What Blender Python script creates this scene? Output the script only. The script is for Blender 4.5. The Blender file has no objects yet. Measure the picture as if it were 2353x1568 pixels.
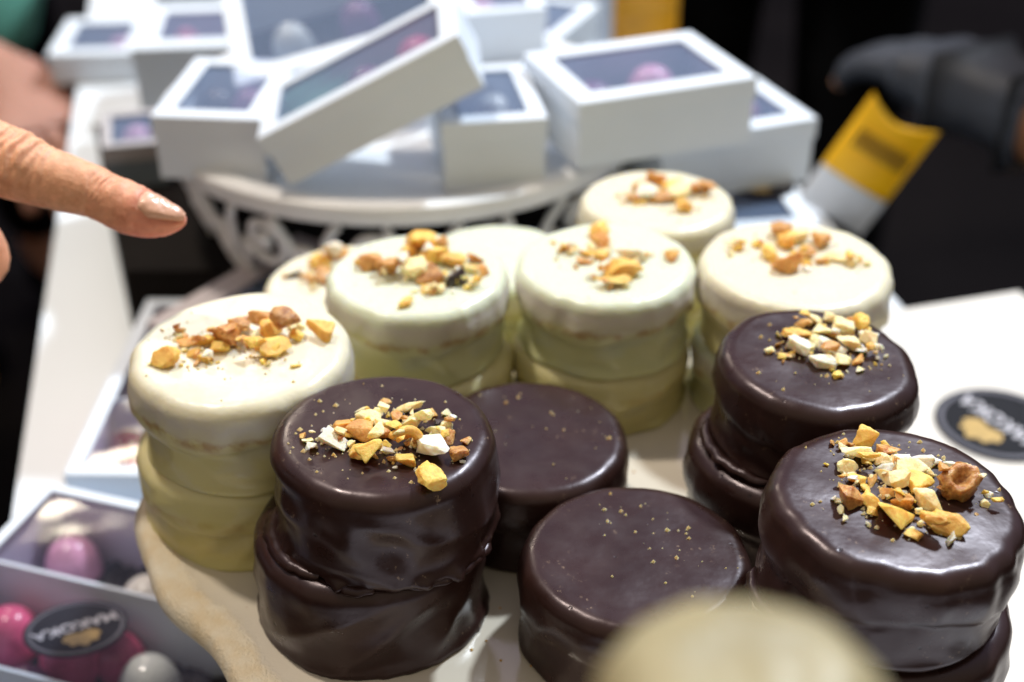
import bpy, bmesh, math, random
from mathutils import Vector, Matrix, Euler, noise
R_ = math.radians
scene = bpy.context.scene
COL = scene.collection

# ------------------------------------------------------------------ camera frame
PITCH = R_(31.5); FPX = 3268.0; CX, CY = 1176.5, 784.0
CAM = Vector((0, 0, .418))
AX_R = Vector((1, 0, 0)); AX_U = Vector((0, math.sin(PITCH), math.cos(PITCH)))
AX_F = Vector((0, math.cos(PITCH), -math.sin(PITCH)))
def vray(px, py): return AX_F + AX_R*((px-CX)/FPX) - AX_U*((py-CY)/FPX)
def at(px, py, z):
    d = vray(px, py); return CAM + d*((z-CAM.z)/d.z)
def deep(px, py, depth): return CAM + vray(px, py)*depth

# ------------------------------------------------------------------ helpers
def tag(o, label=None, cat=None, group=None, kind=None):
    if label: o['label'] = label
    if cat: o['category'] = cat
    if group: o['group'] = group
    if kind: o['kind'] = kind
    return o
def link(name, me, mat=None, parent=None, smooth=True):
    if mat is not None and len(me.materials) == 0: me.materials.append(mat)
    for p in me.polygons: p.use_smooth = smooth
    o = bpy.data.objects.new(name, me); COL.objects.link(o)
    if parent is not None: o.parent = parent
    return o
def obj(name, verts, faces, mat, parent=None, smooth=True):
    me = bpy.data.meshes.new(name); me.from_pydata([tuple(v) for v in verts], [], faces); me.update()
    return link(name, me, mat, parent, smooth)
def from_bm(name, bm, mat, parent=None, smooth=True):
    me = bpy.data.meshes.new(name); bm.normal_update(); bm.to_mesh(me); bm.free()
    return link(name, me, mat, parent, smooth)
def empty(name, loc, rot=(0, 0, 0)):
    o = bpy.data.objects.new(name, None); COL.objects.link(o); o.location = loc; o.rotation_euler = rot
    o.empty_display_size = .01; return o
def cr(pts, n, closed=False):
    """Catmull-Rom through tuples of any length, n samples per span"""
    out = []; m = len(pts)
    spans = m if closed else m-1
    for i in range(spans):
        if closed: p = [pts[(i+k-1) % m] for k in range(4)]
        else: p = [pts[max(0, min(m-1, i+k-1))] for k in range(4)]
        for j in range(n):
            t = j/n
            out.append(tuple(.5*(2*b+(c-a)*t+(2*a-5*b+4*c-d)*t*t+(3*b-a-3*c+d)*t**3) for a, b, c, d in zip(*p)))
    if not closed: out.append(tuple(pts[-1]))
    return out
def tube(path, rad, seg=10, closed=False, flat=1.0):
    P = [Vector(p[:3]) for p in path]; n = len(P); V = []; F = []
    up = None
    for i in range(n):
        a = P[(i-1) % n] if (closed or i > 0) else P[i]
        b = P[(i+1) % n] if (closed or i < n-1) else P[i]
        t = (b-a).normalized()
        if up is None:
            up = Vector((0, 0, 1)) if abs(t.z) < .9 else Vector((1, 0, 0))
        up = (up - t*up.dot(t)).normalized(); s = t.cross(up)
        r = rad[i] if isinstance(rad, (list, tuple)) else rad
        for k in range(seg):
            a_ = 2*math.pi*k/seg
            V.append(P[i] + up*(math.cos(a_)*r) + s*(math.sin(a_)*r*flat))
    for i in range(n if closed else n-1):
        j = (i+1) % n
        for k in range(seg):
            l = (k+1) % seg
            F.append((i*seg+k, i*seg+l, j*seg+l, j*seg+k))
    if not closed:
        F.append(tuple(range(seg-1, -1, -1))); F.append(tuple((n-1)*seg+k for k in range(seg)))
    return V, F
def lathe(prof, seg=48, disp=None):
    """profile [(r,z)], first/last with r=0 become poles"""
    V = []; F = []; rows = []
    for i, (r, z) in enumerate(prof):
        if r < 1e-6:
            rows.append([len(V)]); V.append(Vector((0, 0, z)))
        else:
            row = []
            for k in range(seg):
                a = 2*math.pi*k/seg
                v = Vector((r*math.cos(a), r*math.sin(a), z))
                if disp: v = disp(v, a, i)
                row.append(len(V)); V.append(v)
            rows.append(row)
    for A, B in zip(rows, rows[1:]):
        for k in range(seg):
            l = (k+1) % seg
            if len(A) == 1: F.append((A[0], B[l], B[k]) if False else (A[0], B[l], B[k]))
            elif len(B) == 1: F.append((A[k], A[l], B[0]))
            else: F.append((A[k], A[l], B[l], B[k]))
    return V, F
def boxvf(x0, x1, y0, y1, z0, z1, V, F):
    b = len(V)
    V += [Vector(c) for c in ((x0,y0,z0),(x1,y0,z0),(x1,y1,z0),(x0,y1,z0),(x0,y0,z1),(x1,y0,z1),(x1,y1,z1),(x0,y1,z1))]
    F += [tuple(b+i for i in f) for f in ((3,2,1,0),(4,5,6,7),(0,1,5,4),(1,2,6,5),(2,3,7,6),(3,0,4,7))]
def fnoise(x, y, z=0.): return noise.noise(Vector((x, y, z)))

# ------------------------------------------------------------------ materials
def mat(name):
    m = bpy.data.materials.new(name); m.use_nodes = True
    nt = m.node_tree; b = nt.nodes['Principled BSDF']
    return m, nt, b
def N(nt, t, **kw):
    n = nt.nodes.new(t)
    for k, v in kw.items():
        if k in n.inputs: n.inputs[k].default_value = v
        else: setattr(n, k, v)
    return n
def ramp(nt, fac, stops):
    r = nt.nodes.new('ShaderNodeValToRGB'); e = r.color_ramp.elements
    while len(e) < len(stops): e.new(.5)
    for s, (p, c) in zip(e, stops):
        s.position = p; s.color = (c[0], c[1], c[2], 1) if isinstance(c, (tuple, list)) else (c, c, c, 1)
    nt.links.new(fac, r.inputs[0]); return r.outputs[0]
def mixc(nt, fac, a, b, blend='MIX'):
    m = nt.nodes.new('ShaderNodeMix'); m.data_type = 'RGBA'; m.blend_type = blend
    for v, i in ((fac, 0), (a, 6), (b, 7)):
        if hasattr(v, 'is_linked'): nt.links.new(v, m.inputs[i])
        elif isinstance(v, (tuple, list)): m.inputs[i].default_value = (v[0], v[1], v[2], 1)
        else: m.inputs[i].default_value = v
    return m.outputs[2]
def coord(nt, kind='Object'):
    return nt.nodes.new('ShaderNodeTexCoord').outputs[kind]
def tnoise(nt, vec, scale, detail=3., rough=.5):
    n = N(nt, 'ShaderNodeTexNoise', Scale=scale, Detail=detail, Roughness=rough)
    nt.links.new(vec, n.inputs['Vector']); return n.outputs[0]
def bump(nt, b, height, strength, dist):
    n = N(nt, 'ShaderNodeBump', Strength=strength, Distance=dist)
    nt.links.new(height, n.inputs['Height']); nt.links.new(n.outputs[0], b.inputs['Normal'])
def math_(nt, op, a, b=0.):
    m = nt.nodes.new('ShaderNodeMath'); m.operation = op
    for v, i in ((a, 0), (b, 1)):
        if hasattr(v, 'is_linked'): nt.links.new(v, m.inputs[i])
        else: m.inputs[i].default_value = v
    return m.outputs[0]
def simple(name, col, rough=.5, spec=.5, var=.12, scale=60, bumpd=0., metal=0., sss=0.):
    m, nt, b = mat(name)
    c = coord(nt)
    n = tnoise(nt, c, scale, 4)
    lo = tuple(x*(1-var) for x in col); hi = tuple(min(1, x*(1+var)) for x in col)
    nt.links.new(ramp(nt, n, [(.3, lo), (.7, hi)]), b.inputs['Base Color'])
    b.inputs['Roughness'].default_value = rough; b.inputs['Specular IOR Level'].default_value = spec
    b.inputs['Metallic'].default_value = metal
    if sss:
        b.inputs['Subsurface Weight'].default_value = sss
        b.inputs['Subsurface Radius'].default_value = (1, .5, .3); b.inputs['Subsurface Scale'].default_value = .003
    if bumpd: bump(nt, b, tnoise(nt, c, scale*4, 4), .6, bumpd)
    return m

def dark_choc():
    m, nt, b = mat('dark_chocolate'); c = coord(nt)
    big = tnoise(nt, c, 45, 3)
    base = ramp(nt, big, [(.3, (.021, .0088, .0070)), (.7, (.033, .0145, .0115))])
    # pale fat-bloom flecks and dusty scuffs
    f = tnoise(nt, c, 380, 5, .75); f2 = tnoise(nt, c, 80, 2)
    fl = math_(nt, 'MULTIPLY', ramp(nt, f, [(.605, 0.), (.66, 1.)]), ramp(nt, f2, [(.54, 0.), (.66, 1.)]))
    base = mixc(nt, math_(nt, 'MULTIPLY', fl, .6), base, (.30, .21, .14))
    vo = N(nt, 'ShaderNodeTexVoronoi', Scale=150.); nt.links.new(c, vo.inputs['Vector'])
    pit = math_(nt, 'MULTIPLY', ramp(nt, vo.outputs['Distance'], [(.06, 1.), (.12, 0.)]), ramp(nt, tnoise(nt, c, 70, 1), [(.55, 0.), (.58, 1.)]))
    base = mixc(nt, pit, base, (.006, .003, .003))
    nt.links.new(base, b.inputs['Base Color'])
    nt.links.new(ramp(nt, tnoise(nt, c, 130, 4), [(.3, .25), (.75, .39)]), b.inputs['Roughness'])
    b.inputs['IOR'].default_value = 1.5
    b.inputs['Specular IOR Level'].default_value = .42
    b.inputs['Specular Tint'].default_value = (1., .88, .95, 1)
    h = math_(nt, 'SUBTRACT', math_(nt, 'ADD', math_(nt, 'MULTIPLY', tnoise(nt, c, 160, 2), .9), math_(nt, 'MULTIPLY', tnoise(nt, c, 900, 2), .10)), math_(nt, 'MULTIPLY', pit, .5))
    bump(nt, b, h, .28, .0006)
    return m
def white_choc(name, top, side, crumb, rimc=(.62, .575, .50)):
    m, nt, b = mat(name); c = coord(nt); g = coord(nt, 'Generated')
    sep = nt.nodes.new('ShaderNodeSeparateXYZ'); nt.links.new(g, sep.inputs[0])
    n = tnoise(nt, c, 90, 3)
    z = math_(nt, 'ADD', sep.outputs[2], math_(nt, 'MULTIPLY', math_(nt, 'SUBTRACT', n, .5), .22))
    base = ramp(nt, z, [(.05, side), (.61, side), (.66, tuple(.6*a+.4*d for a, d in zip(rimc, side))), (.80, rimc), (.92, top)])  # olive side shade, greyed rim reflection and thin coat, all coloured by height
    # thicker, paler runs of coating down the sides
    mp = N(nt, 'ShaderNodeMapping'); mp.inputs['Scale'].default_value = (.8, .8, 1.6); mp.inputs['Rotation'].default_value = (.45, .35, 0); nt.links.new(c, mp.inputs[0])
    pt = math_(nt, 'MULTIPLY', ramp(nt, tnoise(nt, mp.outputs[0], 60, 2), [(.47, 0.), (.62, 1.)]), ramp(nt, sep.outputs[2], [(.5, 1.), (.62, 0.)]))
    base = mixc(nt, math_(nt, 'MULTIPLY', pt, .55), base, tuple(.8*x for x in top))
    # biscuit showing through the thin coat round the crease
    band = math_(nt, 'MULTIPLY', ramp(nt, z, [(.53, 0.), (.60, 1.), (.63, 1.), (.68, 0.)]), ramp(nt, tnoise(nt, c, 170, 5, .65), [(.40, 0.), (.60, 1.)]))
    base = mixc(nt, math_(nt, 'MULTIPLY', band, .75), base, crumb)
    nt.links.new(base, b.inputs['Base Color'])
    b.inputs['Roughness'].default_value = .3; b.inputs['Specular IOR Level'].default_value = .5
    b.inputs['Subsurface Weight'].default_value = .5
    b.inputs['Subsurface Radius'].default_value = (1, .85, .30); b.inputs['Subsurface Scale'].default_value = .005
    h = math_(nt, 'ADD', tnoise(nt, c, 130, 2), math_(nt, 'MULTIPLY', tnoise(nt, c, 700, 3), .15))
    bump(nt, b, h, .35, .0014)
    return m
def nut_mat(name, a, d, rough=.5, th=(.42, .68), scale=260):
    m, nt, b = mat(name); c = coord(nt)
    oi = nt.nodes.new('ShaderNodeObjectInfo')
    vec = nt.nodes.new('ShaderNodeVectorMath'); vec.operation = 'ADD'
    nt.links.new(c, vec.inputs[0]); nt.links.new(oi.outputs['Random'], vec.inputs[1])
    n = tnoise(nt, vec.outputs[0], scale, 5, .7)
    base = ramp(nt, n, [(th[0], a), (th[1], d)])
    hs = nt.nodes.new('ShaderNodeHueSaturation')
    nt.links.new(base, hs.inputs['Color'])
    nt.links.new(math_(nt, 'ADD', math_(nt, 'MULTIPLY', oi.outputs['Random'], .35), .88), hs.inputs['Value'])
    nt.links.new(hs.outputs[0], b.inputs['Base Color'])
    b.inputs['Roughness'].default_value = rough
    b.inputs['Subsurface Weight'].default_value = .55
    b.inputs['Subsurface Radius'].default_value = (1, .6, .25); b.inputs['Subsurface Scale'].default_value = .003
    bump(nt, b, tnoise(nt, c, 900, 4, .7), .7, .0006)
    return m
def pane_mat(name, gloss=.10, refl_haze=.20, tint=(.45, .62, .95)):
    m = bpy.data.materials.new(name); m.use_nodes = True; nt = m.node_tree; nt.nodes.clear()
    out = nt.nodes.new('ShaderNodeOutputMaterial')
    tr = nt.nodes.new('ShaderNodeBsdfTransparent'); gl = N(nt, 'ShaderNodeBsdfGlossy', Roughness=.06); df = nt.nodes.new('ShaderNodeBsdfDiffuse')
    tr.inputs[0].default_value = (.95, .95, .97, 1); df.inputs[0].default_value = (*tint, 1)
    m1 = nt.nodes.new('ShaderNodeMixShader'); m1.inputs[0].default_value = refl_haze  # bluish diffuse share painted in for cool light reflected by the film
    nt.links.new(tr.outputs[0], m1.inputs[1]); nt.links.new(df.outputs[0], m1.inputs[2])
    lw = N(nt, 'ShaderNodeLayerWeight', Blend=.35)
    f = math_(nt, 'ADD', math_(nt, 'MULTIPLY', lw.outputs['Fresnel'], .34), gloss*.4)
    c = coord(nt); bp = N(nt, 'ShaderNodeBump', Strength=.4, Distance=.002)
    nt.links.new(tnoise(nt, c, 25, 1), bp.inputs['Height']); nt.links.new(bp.outputs[0], gl.inputs['Normal'])
    m2 = nt.nodes.new('ShaderNodeMixShader')
    nt.links.new(f, m2.inputs[0]); nt.links.new(m1.outputs[0], m2.inputs[1]); nt.links.new(gl.outputs[0], m2.inputs[2])
    nt.links.new(m2.outputs[0], out.inputs[0]); return m
def skin_mat(name, col, red):
    m, nt, b = mat(name); c = coord(nt)
    at_ = nt.nodes.new('ShaderNodeAttribute'); at_.attribute_name = 'red'
    n = tnoise(nt, c, 210, 5, .65)
    base = ramp(nt, n, [(.3, (col[0]*.82, col[1]*.74, col[2]*.68)), (.5, col), (.72, tuple(min(1, x*1.2) for x in col))])
    base = mixc(nt, at_.outputs['Fac'], base, red)
    nt.links.new(base, b.inputs['Base Color'])
    b.inputs['Roughness'].default_value = .50; b.inputs['Specular IOR Level'].default_value = .4
    b.inputs['Subsurface Weight'].default_value = .3
    b.inputs['Subsurface Radius'].default_value = (1, .35, .2); b.inputs['Subsurface Scale'].default_value = .003
    v = N(nt, 'ShaderNodeTexVoronoi', Scale=900.); nt.links.new(c, v.inputs['Vector'])
    h = math_(nt, 'ADD', math_(nt, 'MULTIPLY', v.outputs[0], .35), tnoise(nt, c, 420, 4, .6))
    bump(nt, b, h, .45, .0005)
    return m

M = {}
M['dark'] = dark_choc()
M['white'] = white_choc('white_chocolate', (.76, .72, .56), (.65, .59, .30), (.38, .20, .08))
M['wshade'] = white_choc('white_chocolate_shaded', (.66, .60, .33), (.60, .53, .22), (.50, .38, .14), (.64, .58, .29))  # shaded copy of the white coat for the lower cookies
M['mint_sheen'] = white_choc('white_chocolate_cool_sheen', (.69, .73, .58), (.60, .60, .33), (.38, .21, .09))  # white coat with a cool mint reflection put into its colour
M['fore_shade'] = simple('white_chocolate_in_shade', (.33, .28, .155), .45, .4, .18, 60, 0, 0, .1)  # white coat darkened to carry the shade on the nearest cookie
M['n_white'] = nut_mat('nut_pale', (.90, .83, .68), (.74, .50, .22), .5, (.5, .9))
M['n_cream'] = nut_mat('nut_cream', (.97, .80, .46), (.86, .48, .12), .45, (.45, .75))
M['n_gold'] = nut_mat('nut_roasted', (.96, .61, .15), (.74, .32, .04), .42, (.42, .72))
M['n_brown'] = nut_mat('nut_caramel', (.78, .43, .13), (.50, .21, .045), .35, (.35, .7))
M['n_pral'] = nut_mat('nut_praline', (.74, .42, .15), (.36, .12, .02), .3, (.38, .62), 420)
M['n_dark'] = simple('chocolate_chip', (.03, .016, .016), .3, .6)
M['crumb'] = nut_mat('nut_crumb', (.80, .66, .42), (.55, .30, .10), .6, (.4, .7))
M['card'] = simple('white_card', (.74, .81, .90), .55, .4, .02, 30)
M['cardwarm'] = simple('cream_card', (.66, .63, .59), .6, .35, .02, 20)
M['lav'] = simple('lavender_card', (.55, .48, .62), .6, .3, .06, 30)
M['pane'] = pane_mat('window_film')
M['clear'] = pane_mat('clear_lid', .04, .01)
M['liner'] = simple('dark_paper_liner', (.030, .026, .028), .5, .4, .4, 120, .002)
M['metal'] = simple('white_painted_metal', (.88, .89, .90), .32, .5, .05, 40)
M['riser'] = simple('dark_riser', (.012, .010, .009), .8, .06, .3, 12)
M['table'] = simple('white_table_top', (.80, .85, .91), .35, .45, .02, 8)
M['floor'] = simple('dark_floor', (.005, .004, .004), .8, .05, .4, 3)
M['black'] = simple('black_cloth', (.004, .004, .006), .9, .05, .3, 60)
M['navy'] = simple('dark_glove', (.036, .041, .055), .55, .35, .25, 25, .002)
M['charcoal'] = simple('charcoal_cloth', (.005, .0055, .007), .85, .05, .5, 14)
M['teal'] = simple('teal_cloth', (.26, .72, .56), .7, .3, .25, 9)
M['yellow'] = simple('yellow_plastic', (.97, .50, .004), .45, .4, .08, 30)
M['amber'] = simple('amber_paper', (.72, .33, .008), .5, .4, .35, 14)
M['whiteplastic'] = simple('white_plastic', (.70, .72, .76), .4, .4, .05, 30)
M['ink'] = simple('dark_ink', (.10, .055, .01), .6, .3)
M['sticker'] = simple('sticker_black', (.012, .012, .016), .65, .12, .15, 200)
M['ring'] = simple('sticker_grey', (.10, .095, .12), .4, .4)
M['stext'] = simple('sticker_silver', (.50, .49, .54), .4, .5, .1, 500)
M['gold'] = simple('sticker_gold', (.45, .29, .07), .4, .5, .15, 300)
M['pink'] = simple('pink_glaze', (.74, .36, .54), .22, .5, .30, 70)
M['hotpink'] = simple('hot_pink_glaze', (.68, .11, .24), .22, .5, .35, 80)
M['red'] = simple('red_glaze', (.62, .02, .08), .2, .6, .1, 40)
M['pearl'] = simple('pearl_glaze', (.62, .66, .64), .15, .6, .08, 50)
M['ivory'] = simple('ivory_glaze', (.74, .70, .62), .25, .5, .08, 50)
M['plum'] = simple('plum_glaze', (.20, .06, .16), .25, .5, .2, 50)
M['skin'] = skin_mat('skin_warm', (.81, .42, .25), (.78, .20, .17))
M['skin2'] = skin_mat('skin_pink', (.40, .20, .15), (.6, .2, .16))
M['nail'] = simple('nail_polish', (.72, .40, .27), .30, .6, .06, 120)
M['hair'] = simple('dark_hair', (.02, .014, .01), .5, .4, .3, 200)

def plate_mat():
    m, nt, b = mat('cream_glaze'); c = coord(nt)
    a = nt.nodes.new('ShaderNodeAttribute'); a.attribute_name = 'rim'
    n = tnoise(nt, c, 160, 5, .65)
    k = ramp(nt, math_(nt, 'ADD', a.outputs['Fac'], math_(nt, 'MULTIPLY', math_(nt, 'SUBTRACT', n, .5), .9)), [(.28, 0.), (.75, 1.)])
    gold = ramp(nt, tnoise(nt, c, 95, 4, .6), [(.30, (.80, .73, .58)), (.75, (.70, .54, .31))])
    base = ramp(nt, tnoise(nt, c, 30, 3), [(.3, (.66, .59, .48)), (.7, (.70, .64, .54))])
    sp = ramp(nt, tnoise(nt, c, 330, 2), [(.77, 0.), (.80, 1.)])
    base = mixc(nt, math_(nt, 'MULTIPLY', sp, .5), base, (.4, .22, .08))
    nt.links.new(mixc(nt, k, base, gold), b.inputs['Base Color'])
    nt.links.new(ramp(nt, k, [(0, .06), (1, .55)]), b.inputs['Roughness'])
    b.inputs['Specular IOR Level'].default_value = 1.
    h = math_(nt, 'MULTIPLY', tnoise(nt, c, 900, 4, .7), math_(nt, 'ADD', math_(nt, 'MULTIPLY', a.outputs['Fac'], 1.), .015))
    bump(nt, b, h, .8, .0012)
    return m
M['plate'] = plate_mat()

# ------------------------------------------------------------------ setting
TD = Vector((-.20, .98, 0)).normalized(); TN = Vector((TD.y, -TD.x, 0))   # along the table, and to its right
def quad_slab(name, pts, z0, z1, m, parent=None):
    n = len(pts); V = [Vector((p[0], p[1], z0)) for p in pts] + [Vector((p[0], p[1], z1)) for p in pts]
    F = [tuple(range(n-1, -1, -1)), tuple(range(n, 2*n))] + [(i, (i+1) % n, n+(i+1) % n, n+i) for i in range(n)]
    return obj(name, V, F, m, parent, smooth=False)
def table():
    a = Vector((-.24, .554, 0)); l0 = a - TD*.75; l1 = a + TD*1.5
    w = .492
    root = empty('display_table', (0, 0, -.75)); tag(root, 'long white market table under the plate and the boxes', 'table')
    off = Vector((0, 0, .75))
    t = quad_slab('tabletop', [l0, l0+TN*w, l1+TN*w, l1], -.03, 0, M['table'], root); t.location = off
    for p in (l0+TN*.05+TD*.05, l0+TN*(w-.05)+TD*.05, l1+TN*.05-TD*.05, l1+TN*(w-.05)-TD*.05):
        V, F = tube([(p.x, p.y, 0), (p.x, p.y, .72)], .018, 12); obj('leg', V, F, M['metal'], root)
table()
fl = obj('floor', [(-40, -40, -.752), (40, -40, -.752), (40, 40, -.752), (-40, 40, -.752)], [(0, 1, 2, 3)], M['floor'], None, False)
tag(fl, 'dark floor of the market hall', None, None, 'structure')

# ------------------------------------------------------------------ the plate
ZP = .115
PC = Vector((.006, .418, 0))
def plate():
    root = empty('serving_plate', (PC.x, PC.y, 0)); tag(root, 'cream ceramic plate with a wavy golden brown edge under the cookies', 'plate')
    seg = 240
    def rad(a):
        base = 1/math.sqrt((math.cos(a)/.136)**2 + (math.sin(a)/.150)**2)
        da = math.atan2(math.sin(a+.88), math.cos(a+.88)); base *= 1 + .13*math.exp(-(da/.36)**2)
        return base*(1 + .020*math.sin(9*a+1.1) + .010*math.sin(17*a+.4) + .010*fnoise(math.cos(a)*2, math.sin(a)*2, 3))
    prof = [(0, 0, 0), (.3, 0, 0), (.6, 0, 0), (.78, 0, 0), (.84, .0002, 0), (.88, .0008, .04), (.91, .0018, .22), (.935, .0027, .7), (.96, .003, 1), (.982, .0026, 1), (.993, .0014, 1),
            (1.0, -.0008, .9), (1.002, -.003, .8), (.997, -.0056, .6), (.985, -.0075, .5), (.95, -.0085, .3), (.6, -.009, 0), (.3, -.009, 0), (0, -.009, 0)]
    V = []; F = []; rim = []; rows = []
    for f, z, k in prof:
        row = []
        if f == 0: row = [len(V)]; V.append(Vector((0, 0, ZP+z))); rim.append(k)
        else:
            for i in range(seg):
                a = 2*math.pi*i/seg; r = rad(a)*f
                jit = .0006*k*fnoise(math.cos(a)*40*f, math.sin(a)*40*f, z*300)
                row.append(len(V)); V.append(Vector((math.cos(a)*(r+jit), math.sin(a)*(r+jit), ZP+z+jit))); rim.append(k)
        rows.append(row)
    for A, B in zip(rows, rows[1:]):
        for i in range(seg):
            j = (i+1) % seg
            if len(A) == 1: F.append((A[0], B[i], B[j]))
            elif len(B) == 1: F.append((A[i], B[0], A[j]))
            else: F.append((A[i], B[i], B[j], A[j]))
    o = obj('plate_dish', V, F, M['plate'], root)
    at_ = o.data.attributes.new('rim', 'FLOAT', 'POINT')
    for i, k in enumerate(rim): at_.data[i].value = k
    pf = [(0, 0), (.046, 0), (.048, .003), (.044, .008), (.024, .02), (.018, .04), (.017, .07), (.024, .095), (.034, ZP-.0092), (0, ZP-.0092)]
    V, F = lathe(pf, 48); obj('pedestal_foot', V, F, M['plate'], root)
plate()
def plate_crumbs():
    rng = random.Random(5); V = []; F = []
    for _ in range(160):
        a = rng.uniform(0, 6.28); r = .118*math.sqrt(rng.random()); s_ = rng.uniform(.00015, .0006) if rng.random() < .9 else rng.uniform(.0008, .0014)
        c = Vector((PC.x+r*math.cos(a), PC.y+r*math.sin(a), ZP+.0002)); b = len(V)
        V += [c+Vector((0, 0, s_))]+[c+Vector((math.cos(t)*s_*rng.uniform(.7, 1.6), math.sin(t)*s_*rng.uniform(.7, 1.4), 0)) for t in (.2, 1.7, 3.2, 4.9)]
        F += [(b, b+1, b+2), (b, b+2, b+3), (b, b+3, b+4), (b, b+4, b+1)]
    o = obj('spilled_crumbs', V, F, M['n_brown'], None, False); tag(o, 'loose brown crumbs scattered over the cream plate', 'crumbs', None, 'stuff')
plate_crumbs()

# ------------------------------------------------------------------ cookies
def cookie_mesh(Rr, T, seed, lip=.0, fold=.0012, flare=.002, edge=.0055, ragged=0., seg=144, lump=.0005):
    rng = random.Random(seed); ox = rng.uniform(0, 50)
    ph = [rng.uniform(0, 6.28) for _ in range(6)]
    rows = []
    rows += [('b', f, 0.) for f in (0, .4, .8, .95)]
    ns = 26
    for i in range(ns+1): rows.append(('s', 1., i/ns))
    for i in range(1, 9): rows.append(('e', i/8, 0))
    for f in (.985, .96, .92, .86, .78, .68, .56, .42, .28, .14, 0): rows.append(('t', f, 0))
    V = []; F = []; idx = []
    Ze = T-edge
    for kind, f, u in rows:
        row = []
        n_ = 1 if f == 0 and kind in 'bt' else seg
        for k in range(n_):
            a = 2*math.pi*k/seg; ca, sa = math.cos(a), math.sin(a)
            out = Rr*(1 + .012*math.sin(2*a+ph[0]) + .008*math.sin(3*a+ph[1]) + .012*fnoise(ca*1.6+ox, sa*1.6))
            tl = T + .0007*fnoise(ca*2*f+ox, sa*2*f, 7) if kind != 's' else T
            def side(z):
                q = z/Ze
                r = out + lump*(fnoise(ca*4.5+ox, sa*4.5, z*60) + .6*max(0, fnoise(ca*9+ox, sa*9, 3)-.2))*min(1, q*1.2)
                # fold ridges sagging round the body
                sh = z*62 + 1.0*math.sin(a+ph[2]) + .5*math.sin(2*a+ph[3])
                rd = 1-abs(fnoise(ca*1.3+ox, sa*1.3+sh*.9, 2.1))*2.4
                w = math.sin(math.pi*min(1, max(0, q)))**.7
                r += fold*w*(rd-.45) + fold*.7*w*fnoise(ca*3.2+ox, sa*3.2, z*90)
                # rounded top biscuit over a waist
                if lip: 
                    zc = .60 + .05*math.sin(3*a+ph[4]) + .06*fnoise(ca*3+ox, sa*3, 5)
                    t_ = max(0., min(1., (q-(zc-.06))/.08)); t_ = t_*t_*(3-2*t_)
                    r -= lip*(1-t_)
                    if q > zc: r += .0006*math.sin(math.pi*min(1, (q-zc)/(1-zc)))
                fr = flare*(.45+.9*fnoise(ca*2.2+ox, sa*2.2, 9) + .5)
                if ragged: fr += ragged*max(0, fnoise(ca*6+ox, sa*6, 11)-.05)*2.2 + ragged*.35*fnoise(ca*24+ox, sa*24, 4)
                r += max(0, fr)*max(0, 1-q/.20)**2
                # drawn-in foot
                if q < .05: r -= .0012*(1-q/.05)
                return r
            if kind == 'b': v = Vector((side(0)*f*ca, side(0)*f*sa, 0))
            elif kind == 's':
                z = Ze*u**1.15; r = side(z); v = Vector((r*ca, r*sa, z))
            elif kind == 'e':
                b_ = f*math.pi/2; r = side(Ze) - edge*(1-math.cos(b_)); v = Vector((r*ca, r*sa, Ze + edge*math.sin(b_)))
            else:
                re = side(Ze)-edge
                v = Vector((re*f*ca, re*f*sa, T - .0004*(1-f)*0 + .0006*(fnoise(ca*f*1.8+ox, sa*f*1.8, 3))*(1-f**6)))
            row.append(len(V)); V.append(v)
        idx.append(row)
    for A, B in zip(idx, idx[1:]):
        for k in range(seg):
            l = (k+1) % seg
            if len(A) == 1: F.append((A[0], B[k], B[l])[::-1])
            elif len(B) == 1: F.append((A[k], A[l], B[0]))
            else: F.append((A[k], A[l], B[l], B[k]))
    return V, F
def cookie(name, label, group, m, px, py, ztop, dpx, T, seed, rot=(0, 0, 0), shift=(0, 0), diam=None, **kw):
    c = at(px, py, ZP+ztop); depth = (c-CAM).dot(AX_F)
    Rr = (diam or dpx*depth/FPX)/2
    V, F = cookie_mesh(Rr, T, seed, **kw)
    o = obj(name, V, F, m)
    rot_m = Euler((R_(rot[0]), R_(rot[1]), R_(rot[2]))).to_matrix()
    top = Vector((c.x+shift[0], c.y+shift[1], ZP+ztop))
    o.location = top - rot_m @ Vector((0, 0, T)); o.rotation_euler = tuple(R_(r) for r in rot)
    tag(o, label, 'cookie', group)
    o['T'] = T; o['Rr'] = Rr
    return o
def under(name, label, group, m, top, ztop, T, seed, dx=0., dy=0., scale=1.02, rz=0, **kw):
    V, F = cookie_mesh(top['Rr']*scale, T, seed, **kw)
    o = obj(name, label and V, F, m); o.location = (top.location.x+dx, top.location.y+dy, ZP+ztop-T); o.rotation_euler = (0, 0, R_(rz))
    o['T'] = T; o['Rr'] = top['Rr']*scale
    return tag(o, label, 'cookie', group)

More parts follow.
